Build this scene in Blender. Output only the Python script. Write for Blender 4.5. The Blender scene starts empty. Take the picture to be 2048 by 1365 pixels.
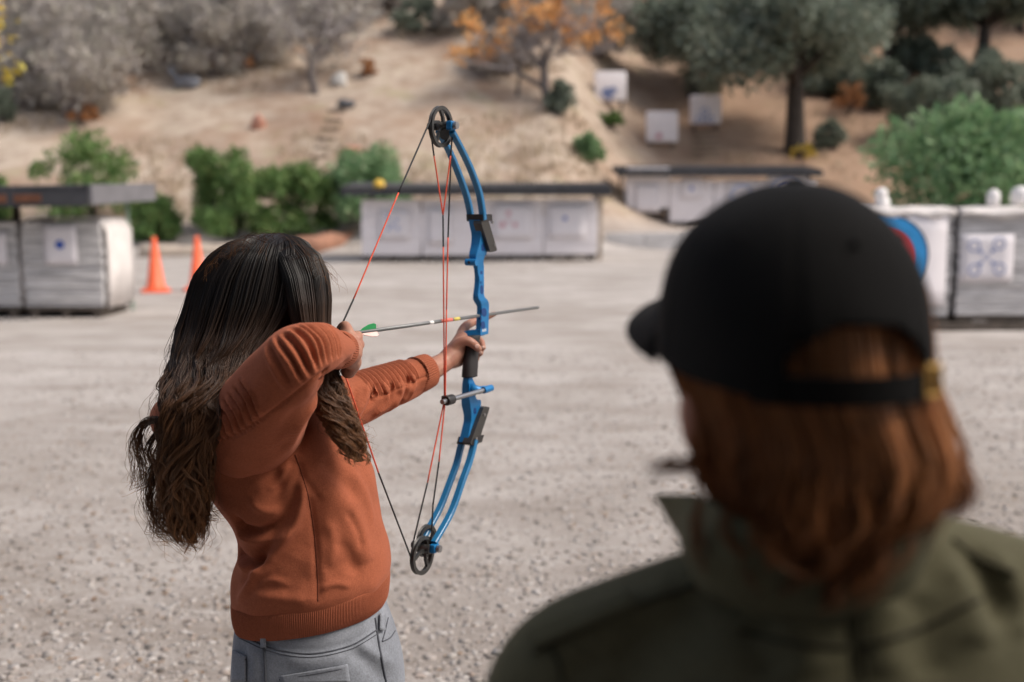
import bpy, bmesh, math, random
import numpy as np
from mathutils import Vector, Matrix, noise as mnoise
from mathutils.bvhtree import BVHTree

# ------------------------------------------------------------------ camera, sky, sun, exposure
SC = bpy.context.scene
COL = SC.collection
R = math.radians
W0, H0 = 2048.0, 1365.0
LENS = 40.0
FPX = LENS / 36.0 * W0
CAMZ = 1.5
PITCH = math.atan((682.5 - 390.0) / FPX)
cam_d = bpy.data.cameras.new('camera')
cam_d.lens = LENS; cam_d.sensor_width = 36.0; cam_d.clip_start = 0.05; cam_d.clip_end = 500
cam_d.dof.use_dof = True; cam_d.dof.focus_distance = 2.06; cam_d.dof.aperture_fstop = 2.5
cam = bpy.data.objects.new('camera', cam_d); COL.objects.link(cam)
cam.location = (0, 0, CAMZ); cam.rotation_euler = (R(90) - PITCH, 0, 0)
SC.camera = cam

SUN_ELEV, SUN_AZ = 50.0, 101.0          # azimuth measured from +Y (view direction) towards +X
world = bpy.data.worlds.new('World'); SC.world = world; world.use_nodes = True
nt = world.node_tree
bgn = nt.nodes['Background']
sky = nt.nodes.new('ShaderNodeTexSky'); sky.sky_type = 'NISHITA'; sky.sun_disc = False
sky.sun_elevation = R(SUN_ELEV); sky.sun_rotation = R(SUN_AZ)
sky.dust_density = 4.0; sky.air_density = 0.8; sky.ozone_density = 0.6
hsv = nt.nodes.new('ShaderNodeHueSaturation'); hsv.inputs['Saturation'].default_value = 0.62   # thin overcast
nt.links.new(sky.outputs[0], hsv.inputs['Color']); nt.links.new(hsv.outputs[0], bgn.inputs[0]); bgn.inputs[1].default_value = 0.12
sun_d = bpy.data.lights.new('sun', 'SUN'); sun_d.energy = 1.5; sun_d.angle = R(25); sun_d.color = (1.0, 0.91, 0.80)
sun = bpy.data.objects.new('sun', sun_d); COL.objects.link(sun)
sdir = Vector((math.sin(R(SUN_AZ)) * math.cos(R(SUN_ELEV)), math.cos(R(SUN_AZ)) * math.cos(R(SUN_ELEV)), math.sin(R(SUN_ELEV))))
sun.rotation_euler = sdir.to_track_quat('Z', 'Y').to_euler()
SC.view_settings.view_transform = 'Standard'; SC.view_settings.look = 'None'
SC.view_settings.exposure = 0.64; SC.view_settings.gamma = 1.0
SC.view_settings.use_curve_mapping = False

# ------------------------------------------------------------------ helpers
CP, SP = math.cos(PITCH), math.sin(PITCH)
def ray(u, v):
    x = (u - 1024.0) / FPX; y = (682.5 - v) / FPX
    return Vector((x, CP + y * SP, -SP + y * CP))
def P(u, v, D):                      # the point at forward distance D that the photograph shows at (u, v)
    d = ray(u, v); k = D / d.y
    return Vector((d.x * k, D, CAMZ + d.z * k))
def A(*pts): return [P(*p) for p in pts]
def smooth01(t):
    t = min(1.0, max(0.0, t)); return t * t * (3 - 2 * t)
rng = random.Random(7)
nrg = np.random.default_rng(11)

class MB:
    def __init__(s): s.v = []; s.f = []
    def add(s, v, f):
        o = len(s.v); s.v.extend([tuple(p) for p in v]); s.f.extend([tuple(i + o for i in q) for q in f]); return s
    def box(s, c, size, rot=None):
        hx, hy, hz = size[0] / 2, size[1] / 2, size[2] / 2
        vs = [Vector((x, y, z)) for x in (-hx, hx) for y in (-hy, hy) for z in (-hz, hz)]
        if rot is not None: vs = [rot @ p for p in vs]
        c = Vector(c)
        return s.add([p + c for p in vs], [(0,1,3,2),(4,6,7,5),(0,4,5,1),(2,3,7,6),(0,2,6,4),(1,5,7,3)])
    def rbox(s, c, size, rot=None, b=0.01):           # box with chamfered edges
        bm = bmesh.new(); bmesh.ops.create_cube(bm, size=1.0)
        for v in bm.verts: v.co = Vector((v.co.x * size[0], v.co.y * size[1], v.co.z * size[2]))
        bmesh.ops.bevel(bm, geom=list(bm.edges), offset=b, segments=2, affect='EDGES', profile=0.6)
        bm.verts.index_update()
        c = Vector(c)
        vs = [((rot @ v.co) if rot is not None else v.co) + c for v in bm.verts]
        fs = [tuple(v.index for v in f.verts) for f in bm.faces]
        bm.free(); return s.add(vs, fs)
    def tube(s, pts, rad, n=8, caps=True):
        pts = [Vector(p) for p in pts]
        if not hasattr(rad, '__len__'): rad = [rad] * len(pts)
        fr = frames(pts)
        vs = []; fs = []
        for p, r, (t, a, b) in zip(pts, rad, fr):
            for k in range(n):
                q = 2 * math.pi * k / n
                vs.append(p + (a * math.cos(q) + b * math.sin(q)) * r)
        m = len(pts)
        for i in range(m - 1):
            for k in range(n):
                k2 = (k + 1) % n
                fs.append((i * n + k, i * n + k2, (i + 1) * n + k2, (i + 1) * n + k))
        if caps:
            fs.append(tuple(reversed(range(n)))); fs.append(tuple((m - 1) * n + k for k in range(n)))
        return s.add(vs, fs)
    def grid(s, G, closed=True, cap0=True, cap1=True):    # rows of equal length
        n = len(G[0]); m = len(G); fs = []
        for i in range(m - 1):
            for k in range(n if closed else n - 1):
                k2 = (k + 1) % n
                fs.append((i * n + k, i * n + k2, (i + 1) * n + k2, (i + 1) * n + k))
        if cap0: fs.append(tuple(reversed(range(n))))
        if cap1: fs.append(tuple((m - 1) * n + k for k in range(n)))
        return s.add([p for r in G for p in r], fs)
    def ball(s, c, r, n=12, m=8):
        if not hasattr(r, '__len__'): r = (r, r, r)
        c = Vector(c); G = []
        for i in range(1, m):
            th = math.pi * i / m
            G.append([c + Vector((r[0] * math.sin(th) * math.cos(2 * math.pi * k / n), r[1] * math.sin(th) * math.sin(2 * math.pi * k / n), -r[2] * math.cos(th))) for k in range(n)])
        o = len(s.v); s.grid(G, cap0=False, cap1=False)
        b = len(s.v); s.v.append(tuple(c + Vector((0, 0, -r[2])))); s.v.append(tuple(c + Vector((0, 0, r[2]))))
        L = o + (m - 2) * n
        for k in range(n):
            s.f.append((b, o + (k + 1) % n, o + k)); s.f.append((b + 1, L + k, L + (k + 1) % n))
        return s
    def prism(s, poly, off):                             # polygon (list of Vector) swept by a vector
        n = len(poly); off = Vector(off)
        vs = [Vector(p) for p in poly] + [Vector(p) + off for p in poly]
        fs = [tuple(reversed(range(n))), tuple(range(n, 2 * n))] + [(k, (k + 1) % n, n + (k + 1) % n, n + k) for k in range(n)]
        return s.add(vs, fs)

def frames(pts, ref=None):
    n = len(pts); T = []
    for i in range(n):
        t = pts[min(i + 1, n - 1)] - pts[max(i - 1, 0)]
        T.append(t.normalized() if t.length > 1e-9 else Vector((0, 0, 1)))
    r = Vector(ref) if ref is not None else (Vector((0, 0, 1)) if abs(T[0].z) < 0.9 else Vector((1, 0, 0)))
    a = (r - T[0] * r.dot(T[0])).normalized(); out = []
    for t in T:
        a = (a - t * a.dot(t)).normalized(); out.append((t, a, t.cross(a)))
    return out

def catmull(P_, n):                                     # P_: list of float lists, n samples in all
    Q = np.array([list(p) for p in P_], float); m = len(Q)
    E = np.vstack([2 * Q[0] - Q[1], Q, 2 * Q[-1] - Q[-2]])
    out = []
    for x in np.linspace(0, m - 1, n):
        i = min(int(x), m - 2); t = x - i
        p0, p1, p2, p3 = E[i], E[i + 1], E[i + 2], E[i + 3]
        out.append(0.5 * (2 * p1 + (p2 - p0) * t + (2 * p0 - 5 * p1 + 4 * p2 - p3) * t * t + (3 * p1 - p0 - 3 * p2 + p3) * t ** 3))
    return np.array(out)

ORG = {}
def tag(o, label=None, cat=None, group=None, kind=None):
    if label: o['label'] = label
    if cat: o['category'] = cat
    if group: o['group'] = group
    if kind: o['kind'] = kind
    return o
def thing(name, label, cat, loc, group=None):
    o = bpy.data.objects.new(name, None); COL.objects.link(o); o.location = loc; o.empty_display_size = 0.1
    ORG[o.name] = Vector(loc)
    return tag(o, label, cat, group)
def obj(name, mb, mat, parent=None, smooth=False, origin=None):
    V = np.array([tuple(p) for p in mb.v], float) if isinstance(mb, MB) else np.array(mb[0], float)
    Fc = mb.f if isinstance(mb, MB) else mb[1]
    base = ORG[parent.name] if parent is not None else Vector((0, 0, 0))
    if origin is None: origin = base
    V = V - np.array(tuple(origin))
    me = bpy.data.meshes.new(name); me.from_pydata(V.tolist(), [], [tuple(int(i) for i in f) for f in Fc]); me.validate()
    if smooth: me.polygons.foreach_set('use_smooth', [True] * len(me.polygons))
    for m in (mat if isinstance(mat, (list, tuple)) else [mat]): me.materials.append(m)
    o = bpy.data.objects.new(name, me); COL.objects.link(o)
    ORG[o.name] = Vector(origin); o.location = Vector(origin) - base
    if parent is not None: o.parent = parent
    return o
def quadmesh(name, V, nq, mat, parent=None, smooth=False, k=4):   # V: (nq*k, 3) array, faces of k verts each, fast path
    me = bpy.data.meshes.new(name); base = ORG[parent.name] if parent is not None else Vector((0, 0, 0))
    me.vertices.add(len(V)); me.vertices.foreach_set('co', (np.asarray(V) - np.array(tuple(base))).ravel())
    me.loops.add(nq * k); me.loops.foreach_set('vertex_index', np.arange(nq * k))
    me.polygons.add(nq); me.polygons.foreach_set('loop_start', np.arange(nq) * k); me.polygons.foreach_set('loop_total', np.full(nq, k))
    me.update(); me.validate()
    if smooth: me.polygons.foreach_set('use_smooth', [True] * nq)
    me.materials.append(mat)
    o = bpy.data.objects.new(name, me); COL.objects.link(o); ORG[o.name] = base.copy()
    if parent is not None: o.parent = parent
    return o
def idxmesh(name, V, F, mat, parent=None, smooth=True, attr=None):  # V (n,3), F (m,4) arrays
    me = bpy.data.meshes.new(name); base = ORG[parent.name] if parent is not None else Vector((0, 0, 0))
    F = np.asarray(F); k = F.shape[1]; nq = len(F)
    me.vertices.add(len(V)); me.vertices.foreach_set('co', (np.asarray(V) - np.array(tuple(base))).ravel())
    me.loops.add(nq * k); me.loops.foreach_set('vertex_index', F.ravel())
    me.polygons.add(nq); me.polygons.foreach_set('loop_start', np.arange(nq) * k); me.polygons.foreach_set('loop_total', np.full(nq, k))
    me.update()
    if smooth: me.polygons.foreach_set('use_smooth', [True] * nq)
    if attr is not None:
        for nm, arr in attr.items():
            a = me.attributes.new(nm, 'FLOAT', 'POINT'); a.data.foreach_set('value', np.asarray(arr, float))
    me.materials.append(mat)
    o = bpy.data.objects.new(name, me); COL.objects.link(o); ORG[o.name] = base.copy()
    if parent is not None: o.parent = parent
    return o
def copy_tree(o, parent=None):
    c = o.copy(); COL.objects.link(c); c.parent = parent
    ORG[c.name] = ORG.get(o.name, Vector((0, 0, 0))).copy()
    for ch in list(o.children): copy_tree(ch, c)
    return c

def remesh(mb, voxel, smooth_it=4, fac=0.5):            # weld overlapping closed pieces into one continuous surface
    me = bpy.data.meshes.new('tmp'); me.from_pydata([tuple(p) for p in mb.v], [], mb.f); me.update()
    bm = bmesh.new(); bm.from_mesh(me); bmesh.ops.recalc_face_normals(bm, faces=bm.faces); bm.to_mesh(me); bm.free()
    o = bpy.data.objects.new('tmp', me); COL.objects.link(o)
    m = o.modifiers.new('r', 'REMESH'); m.mode = 'VOXEL'; m.voxel_size = voxel
    if smooth_it:
        s = o.modifiers.new('s', 'SMOOTH'); s.factor = fac; s.iterations = smooth_it
    dg = bpy.context.evaluated_depsgraph_get(); dg.update()
    ev = o.evaluated_get(dg); m2 = ev.to_mesh()
    V = np.empty(len(m2.vertices) * 3); m2.vertices.foreach_get('co', V); V = V.reshape(-1, 3)
    Fc = [tuple(p.vertices) for p in m2.polygons]
    ev.to_mesh_clear(); bpy.data.objects.remove(o); bpy.data.meshes.remove(me)
    return V, Fc
def vnormals(V, Fc):
    N = np.zeros_like(V)
    q = np.array([f[:4] if len(f) >= 4 else (f[0], f[1], f[2], f[2]) for f in Fc])
    n = np.cross(V[q[:, 2]] - V[q[:, 0]], V[q[:, 3]] - V[q[:, 1]])
    tri = q[:, 2] == q[:, 3]
    if tri.any(): n[tri] = np.cross(V[q[tri, 1]] - V[q[tri, 0]], V[q[tri, 2]] - V[q[tri, 0]])
    for k in range(4): np.add.at(N, q[:, k], n)
    L = np.linalg.norm(N, axis=1, keepdims=True); L[L == 0] = 1
    return N / L
CAMLOC = Vector((0, 0, CAMZ))
def bvh_of(V, Fc): return BVHTree.FromPolygons([tuple(p) for p in V], Fc)
def hit(bv, u, v):
    d = ray(u, v).normalized(); r = bv.ray_cast(CAMLOC, d)
    return r[0], r[1]
def polyhit(bv, pts, step=8):                            # a line drawn over the surface, as 3-D points
    out = []
    for (a, b) in zip(pts[:-1], pts[1:]):
        n = max(1, int(math.hypot(b[0] - a[0], b[1] - a[1]) / step))
        for i in range(n):
            t = i / n; h, nn = hit(bv, a[0] + (b[0] - a[0]) * t, a[1] + (b[1] - a[1]) * t)
            if h is not None: out.append((h, nn))
    h, nn = hit(bv, *pts[-1])
    if h is not None: out.append((h, nn))
    return out
def curvepts(pts, n=24): return [tuple(p) for p in catmull(pts, n)]
def sculpt(V, Fc, strokes, maxd=None):
    """strokes: (pixel polyline, width m, depth m); positive depth is a ridge, negative a crease"""
    bv = bvh_of(V, Fc); N = vnormals(V, Fc); D = np.zeros(len(V))
    for pts, w, dep in strokes:
        if len(pts) > 2: pts = curvepts(pts, 6 * len(pts))
        H = polyhit(bv, pts, 4)
        if not H: continue
        Q = np.array([tuple(h) for h, _ in H]); n = len(Q)
        lo = Q.min(0) - 3 * w; hi = Q.max(0) + 3 * w
        idx = np.where(((V > lo) & (V < hi)).all(1))[0]
        if len(idx) == 0: continue
        best = np.full(len(idx), 9.0); tt = np.zeros(len(idx))
        for i in range(n):
            d = np.linalg.norm(V[idx] - Q[i], axis=1); m = d < best
            best[m] = d[m]; tt[m] = i / max(1, n - 1)
        fade = np.clip(np.minimum(tt, 1 - tt) * 5 + 0.25, 0, 1)
        D[idx] += dep * np.exp(-(best / w) ** 2) * fade
    return V + N * D[:, None]
def seam(bv, pts, r, lift=0.0005, n=6):
    H = polyhit(bv, curvepts(pts, 8 * len(pts)) if len(pts) > 2 else pts, 4)
    mb = MB()
    if len(H) > 1: mb.tube([h + nn * lift for h, nn in H], r, n)
    return mb
def patch(bv, corners, nu=14, nv=12, lift=0.002, thick=0.0015, edge=None):
    """a cloth piece laid on a surface; corners in pixels: top-left, top-right, bottom-right, bottom-left"""
    tl, tr, br, bl = [np.array(c, float) for c in corners]; G = []; last = None
    for j in range(nv + 1):
        row = []
        for i in range(nu + 1):
            s, t = i / nu, j / nv
            q = (tl * (1 - s) + tr * s) * (1 - t) + (bl * (1 - s) + br * s) * t
            h, nn = hit(bv, q[0], q[1])
            if h is None: h, nn = last if last else (P(q[0], q[1], 2.0), Vector((0, -1, 0)))
            last = (h, nn); row.append(h + nn * lift)
        G.append(row)
    mb = MB(); mb.grid(G, closed=False, cap0=False, cap1=False); return mb, G

# ------------------------------------------------------------------ materials
def new_mat(name):
    m = bpy.data.materials.new(name); m.use_nodes = True
    return m, m.node_tree, m.node_tree.nodes['Principled BSDF']
def nn_(nt, t, **kw):
    n = nt.nodes.new(t)
    for k, v in kw.items(): setattr(n, k, v)
    return n
def mixc(nt, fac, a, b, mode='MIX'):
    n = nt.nodes.new('ShaderNodeMix'); n.data_type = 'RGBA'; n.blend_type = mode
    for sock, val in ((n.inputs[0], fac), (n.inputs[6], a), (n.inputs[7], b)):
        if hasattr(val, 'is_output'): nt.links.new(val, sock)
        else: sock.default_value = val if not isinstance(val, tuple) or len(val) == 4 else (*val, 1)
    return n.outputs[2]
def noise_(nt, scale, detail=4, rough=0.55, coord='Object', stretch=None, dist=0.0):
    tc = nt.nodes.new('ShaderNodeTexCoord'); n = nt.nodes.new('ShaderNodeTexNoise')
    n.inputs['Scale'].default_value = scale; n.inputs['Detail'].default_value = detail; n.inputs['Roughness'].default_value = rough
    n.inputs['Distortion'].default_value = dist
    if stretch:
        mp = nt.nodes.new('ShaderNodeMapping'); mp.inputs['Scale'].default_value = stretch
        nt.links.new(tc.outputs[coord], mp.inputs[0]); nt.links.new(mp.outputs[0], n.inputs[0])
    else: nt.links.new(tc.outputs[coord], n.inputs[0])
    return n.outputs[0]
def ramp(nt, fac, stops):
    n = nt.nodes.new('ShaderNodeValToRGB'); nt.links.new(fac, n.inputs[0]); e = n.color_ramp.elements
    while len(e) < len(stops): e.new(0.5)
    for q, (p, c) in zip(e, stops): q.position = p; q.color = (*c, 1) if len(c) == 3 else c
    return n.outputs[0]
def bump(nt, bs, h, strength=0.3, dist=0.01):
    b = nt.nodes.new('ShaderNodeBump'); b.inputs['Strength'].default_value = strength; b.inputs['Distance'].default_value = dist
    nt.links.new(h, b.inputs['Height']); nt.links.new(b.outputs[0], bs.inputs['Normal'])
def mat(name, col, rough=0.7, var=0.25, scale=6.0, bscale=None, bstr=0.2, bdist=0.004, metal=0.0, spec=0.5, col2=None, stretch=None, sheen=0.0):
    m, nt, bs = new_mat(name)
    c2 = col2 if col2 else tuple(c * (1 - var) for c in col); c1 = col if col2 else tuple(min(1, c * (1 + var * 0.6)) for c in col)
    f = noise_(nt, scale, 5, 0.6, stretch=stretch)
    nt.links.new(ramp(nt, f, [(0.3, c2), (0.7, c1)]), bs.inputs['Base Color'])
    bs.inputs['Roughness'].default_value = rough; bs.inputs['Metallic'].default_value = metal
    bs.inputs['Specular IOR Level'].default_value = spec
    if sheen: bs.inputs['Sheen Weight'].default_value = sheen; bs.inputs['Sheen Roughness'].default_value = 0.5
    if bscale: bump(nt, bs, noise_(nt, bscale, 3, 0.6, stretch=stretch), bstr, bdist)
    return m
def leaf_mat(name, cols, trans=0.25, rough=0.6):
    m, nt, bs = new_mat(name)
    g = nt.nodes.new('ShaderNodeNewGeometry')
    c = ramp(nt, g.outputs['Random Per Island'], [(i / max(1, len(cols) - 1), q) for i, q in enumerate(cols)])
    nt.links.new(c, bs.inputs['Base Color']); bs.inputs['Roughness'].default_value = rough
    bs.inputs['Specular IOR Level'].default_value = 0.3
    if trans:
        t = nt.nodes.new('ShaderNodeBsdfTranslucent'); nt.links.new(c, t.inputs[0])
        mx = nt.nodes.new('ShaderNodeMixShader'); mx.inputs[0].default_value = trans
        nt.links.new(bs.outputs[0], mx.inputs[1]); nt.links.new(t.outputs[0], mx.inputs[2])
        nt.links.new(mx.outputs[0], nt.nodes['Material Output'].inputs[0])
    return m
# ------------------------------------------------------------------ terrain
def y0_of(x): return 30.0 + 7.0 * smooth01((x - 1.0) / 5.0)
def hgt(x, y):
    s = y - y0_of(x)
    h = 0.48 * (math.sqrt(s * s + 3.0) + s) / 2 - 0.02
    h *= smooth01((s + 5) / 6)
    if s > 0:
        k = min(1.0, s / 6.0)
        h += k * (0.55 * mnoise.noise(Vector((x * 0.13, y * 0.13, 1.3))) + 0.22 * mnoise.noise(Vector((x * 0.45, y * 0.45, 5.1))) + 0.06 * mnoise.noise(Vector((x * 1.3, y * 1.3, 2.0))))
    # low terrace under the far shelter on the right
    t = smooth01((x - 2.2) / 0.6) * smooth01((y - 31.0) / 0.5)
    h += 0.42 * t * (1 - smooth01((s - 0) / 6))
    # a track cut across the slope high on the right
    c = smooth01((x - 8) / 5)
    if c > 0:
        q = abs(y - 58.0)
        h += c * -1.1 * math.exp(-(max(0, q - 1.0) / 1.6) ** 2)
    h += 0.012 * mnoise.noise(Vector((x * 0.8, y * 0.8, 9.0))) + 0.03 * mnoise.noise(Vector((x * 0.25, y * 0.25, 3.0)))
    return h
def G(u, v, dmin=3.0, dmax=120.0):        # where the line of sight through (u, v) meets the ground
    d = ray(u, v); D = dmin; prev = None
    while D < dmax:
        k = D / d.y; p = Vector((d.x * k, D, CAMZ + d.z * k))
        if p.z < hgt(p.x, p.y):
            lo, hi = prev, D
            for _ in range(14):
                mD = (lo + hi) / 2; k = mD / d.y
                if CAMZ + d.z * k < hgt(d.x * k, mD): hi = mD
                else: lo = mD
            return Vector((d.x * hi / d.y, hi, hgt(d.x * hi / d.y, hi)))
        prev = D; D += 0.25
    return P(u, v, dmax)
def OG(x, y): return Vector((x, y, hgt(x, y)))

ys = np.concatenate([np.linspace(-14, 2.5, 24), np.linspace(3, 14, 60), np.linspace(14.3, 70, 170), np.linspace(71.5, 150, 45)])
xs = np.concatenate([np.linspace(-90, -32, 26)[:-1], np.linspace(-32, 32, 170), np.linspace(32, 90, 26)[1:]])
tm = MB(); tm.v = [(x, y, hgt(x, y)) for y in ys for x in xs]
nx = len(xs); tm.f = [(j * nx + i, j * nx + i + 1, (j + 1) * nx + i + 1, (j + 1) * nx + i) for j in range(len(ys) - 1) for i in range(nx - 1)]

def ground_material():
    m, nt, bs = new_mat('gravel_and_dry_hillside')
    tc = nn_(nt, 'ShaderNodeTexCoord')
    big = noise_(nt, 0.35, 5, 0.6); mid = noise_(nt, 2.2, 6, 0.65); fine = noise_(nt, 38.0, 6, 0.75); fine2 = noise_(nt, 110.0, 3, 0.7)
    g1 = ramp(nt, fine, [(0.30, (0.22, 0.19, 0.165)), (0.5, (0.415, 0.38, 0.352)), (0.72, (0.56, 0.52, 0.49))])
    g2 = ramp(nt, mid, [(0.30, (0.31, 0.27, 0.24)), (0.55, (0.48, 0.44, 0.412)), (0.8, (0.56, 0.52, 0.49))])
    gr = mixc(nt, 0.55, g1, g2)
    gr = mixc(nt, ramp(nt, big, [(0.35, (0, 0, 0)), (0.65, (0.5, 0.5, 0.5))]), gr, (0.525, 0.485, 0.458, 1))
    # darker damp streaks stirred up by feet
    st = noise_(nt, 1.1, 6, 0.7, stretch=(0.5, 1.6, 1.0))
    gr = mixc(nt, ramp(nt, st, [(0.46, (0, 0, 0)), (0.66, (0.75, 0.75, 0.75))]), gr, (0.28, 0.24, 0.21, 1))
    gr = mixc(nt, ramp(nt, noise_(nt, 0.55, 4, 0.6, dist=0.8), [(0.50, (0, 0, 0)), (0.66, (0.6, 0.6, 0.6))]), gr, (0.30, 0.262, 0.23, 1))
    # brown patches with darker grit, stronger towards the camera
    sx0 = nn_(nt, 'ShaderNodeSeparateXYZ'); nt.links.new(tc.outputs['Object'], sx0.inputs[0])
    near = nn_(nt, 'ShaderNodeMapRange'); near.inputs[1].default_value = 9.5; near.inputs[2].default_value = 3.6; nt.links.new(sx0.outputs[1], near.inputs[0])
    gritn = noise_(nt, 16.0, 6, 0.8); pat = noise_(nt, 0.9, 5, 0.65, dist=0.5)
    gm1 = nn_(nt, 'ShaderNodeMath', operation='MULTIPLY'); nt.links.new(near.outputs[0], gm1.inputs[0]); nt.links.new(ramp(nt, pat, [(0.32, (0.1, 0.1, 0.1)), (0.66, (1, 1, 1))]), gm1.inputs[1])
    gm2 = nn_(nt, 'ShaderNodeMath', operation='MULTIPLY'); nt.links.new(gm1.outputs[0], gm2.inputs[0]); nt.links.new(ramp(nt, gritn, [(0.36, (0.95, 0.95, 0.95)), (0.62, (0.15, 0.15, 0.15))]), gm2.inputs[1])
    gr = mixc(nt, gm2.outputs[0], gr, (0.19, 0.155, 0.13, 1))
    hb = noise_(nt, 0.22, 6, 0.62, dist=0.4); hm = noise_(nt, 1.4, 6, 0.7)
    hl = ramp(nt, hm, [(0.3, (0.275, 0.205, 0.155)), (0.5, (0.43, 0.35, 0.28)), (0.75, (0.54, 0.46, 0.38))])
    hl = mixc(nt, ramp(nt, hb, [(0.46, (0, 0, 0)), (0.64, (0.8, 0.8, 0.8))]), hl, (0.27, 0.165, 0.108, 1))
    hl = mixc(nt, ramp(nt, noise_(nt, 0.6, 5, 0.6, stretch=(1, 1, 1)), [(0.58, (0, 0, 0)), (0.72, (0.6, 0.6, 0.6))]), hl, (0.36, 0.33, 0.20, 1))
    # the right-hand slope is bare reddish earth and leaf litter
    sx = nn_(nt, 'ShaderNodeSeparateXYZ'); nt.links.new(tc.outputs['Object'], sx.inputs[0])
    mr = nn_(nt, 'ShaderNodeMapRange'); mr.inputs[1].default_value = 2.0; mr.inputs[2].default_value = 9.0
    nt.links.new(sx.outputs[0], mr.inputs[0])
    mu = nn_(nt, 'ShaderNodeMath', operation='MULTIPLY'); nt.links.new(mr.outputs[0], mu.inputs[0])
    nt.links.new(ramp(nt, hb, [(0.3, (0.95, 0.95, 0.95)), (0.8, (0.5, 0.5, 0.5))]), mu.inputs[1])
    hl = mixc(nt, mu.outputs[0], hl, mixc(nt, hm, (0.20, 0.12, 0.075, 1), (0.42, 0.27, 0.18, 1)))
    # flat yard -> slope
    mz = nn_(nt, 'ShaderNodeMapRange'); mz.inputs[1].default_value = 0.25; mz.inputs[2].default_value = 1.0
    nt.links.new(sx.outputs[2], mz.inputs[0])
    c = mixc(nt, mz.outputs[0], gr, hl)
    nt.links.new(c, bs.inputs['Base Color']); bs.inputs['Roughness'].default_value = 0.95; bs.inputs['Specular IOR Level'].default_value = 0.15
    ad = nn_(nt, 'ShaderNodeMath', operation='ADD'); nt.links.new(fine, ad.inputs[0]); nt.links.new(fine2, ad.inputs[1])
    bump(nt, bs, ad.outputs[0], 0.5, 0.012)
    return m
M = {}
M['ground'] = ground_material()
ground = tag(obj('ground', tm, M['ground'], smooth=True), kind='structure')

# loose gravel in the yard
def stones(n, d0, d1, s0, s1, seed):
    r = np.random.default_rng(seed)
    bm = bmesh.new(); bmesh.ops.create_icosphere(bm, subdivisions=1, radius=1.0)
    base = np.array([tuple(v.co) for v in bm.verts]); fc = np.array([[v.index for v in f.verts] for f in bm.faces]); bm.free()
    D = d0 * (d1 / d0) ** r.random(n); X = (r.random(n) - 0.5) * 1.15 * D
    S = s0 * (s1 / s0) ** (r.random(n) ** 2.6)
    V = base[None] * (1 + 0.28 * r.standard_normal((n, len(base), 1)).clip(-1.5, 1.5))
    ax = r.uniform(0.6, 1.3, (n, 1, 3)) * np.array([1, 1, 0.5])
    ang = r.random(n) * 6.283; c, s = np.cos(ang)[:, None], np.sin(ang)[:, None]
    V = V * ax * S[:, None, None]
    V = np.stack([V[..., 0] * c - V[..., 1] * s, V[..., 0] * s + V[..., 1] * c, V[..., 2]], -1)
    Z = np.array([hgt(x, y) for x, y in zip(X, D)])
    V = V + np.stack([X, D, Z + S * 0.02], -1)[:, None, :]
    Fq = fc[None] + (np.arange(n) * len(base))[:, None, None]
    return V.reshape(-1, 3), Fq.reshape(-1, 3)
M['stone'] = leaf_mat('pebble', [(0.13, 0.11, 0.095), (0.30, 0.27, 0.245), (0.38, 0.35, 0.325), (0.44, 0.41, 0.39), (0.28, 0.22, 0.18), (0.47, 0.44, 0.42), (0.20, 0.18, 0.165)], trans=0, rough=0.9)
V_, F_ = stones(60000, 3.0, 11.0, 0.003, 0.019, 3)
tag(idxmesh('gravel', V_, F_, M['stone'], smooth=False), 'loose grey and tan gravel scattered over the yard', 'gravel', kind='stuff')

# fallen leaves and twigs blown over the near yard
M['litter'] = leaf_mat('leaf_litter', [(0.20, 0.11, 0.06), (0.28, 0.17, 0.09), (0.13, 0.08, 0.05), (0.34, 0.23, 0.13)], trans=0, rough=0.9)
r_ = np.random.default_rng(77); Vl = []
for _ in range(1500):
    y = 3.2 * (9.0 / 3.2) ** r_.random(); x = (r_.random() - 0.5) * 1.1 * y
    if mnoise.noise(Vector((x * 0.7, y * 0.7, 4.4))) + (0.25 if x < -0.5 else 0.0) < 0.12: continue
    z = hgt(x, y) + 0.006; a = r_.random() * 6.283; L = r_.uniform(0.008, 0.022); w = L * r_.choice([0.12, 0.35, 0.5]); c, s_ = math.cos(a), math.sin(a); k = r_.uniform(0, 0.008)
    Vl += [(x - c * L, y - s_ * L, z), (x + s_ * w, y - c * w, z + k), (x + c * L, y + s_ * L, z + 0.002), (x - s_ * w, y + c * w, z + k * 0.5)]
tag(quadmesh('leaf_litter', np.array(Vl), len(Vl) // 4, M['litter']), 'brown fallen leaves and twigs on the near gravel', 'litter', kind='stuff')

# dry grass on the slope
def tufts(n, seed):
    r = np.random.default_rng(seed); V = []
    for _ in range(n):
        y = 31 + 27 * r.random() ** 1.3; x = (r.random() - 0.5) * 1.1 * y
        if x > 4 and r.random() < 0.6: continue
        if y < y0_of(x) + 1.5: continue
        if mnoise.noise(Vector((x * 0.25, y * 0.25, 7.7))) < -0.05: continue
        z = hgt(x, y)
        for b in range(5):
            a = r.random() * 6.283; L = r.uniform(0.12, 0.34); w = r.uniform(0.012, 0.03); o = r.normal(0, 0.07, 2); t = r.uniform(0.1, 0.7)
            dx, dy = math.cos(a), math.sin(a)
            V += [(x + o[0] - dy * w, y + o[1] + dx * w, z - 0.02), (x + o[0] + dy * w, y + o[1] - dx * w, z - 0.02), (x + o[0] + dx * L * t, y + o[1] + dy * L * t, z + L)]
    return np.array(V)
M['drygrass'] = leaf_mat('dry_grass', [(0.42, 0.33, 0.22), (0.54, 0.44, 0.32), (0.32, 0.24, 0.16), (0.48, 0.40, 0.29)], trans=0.15, rough=0.9)
V_ = tufts(9000, 5)
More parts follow.
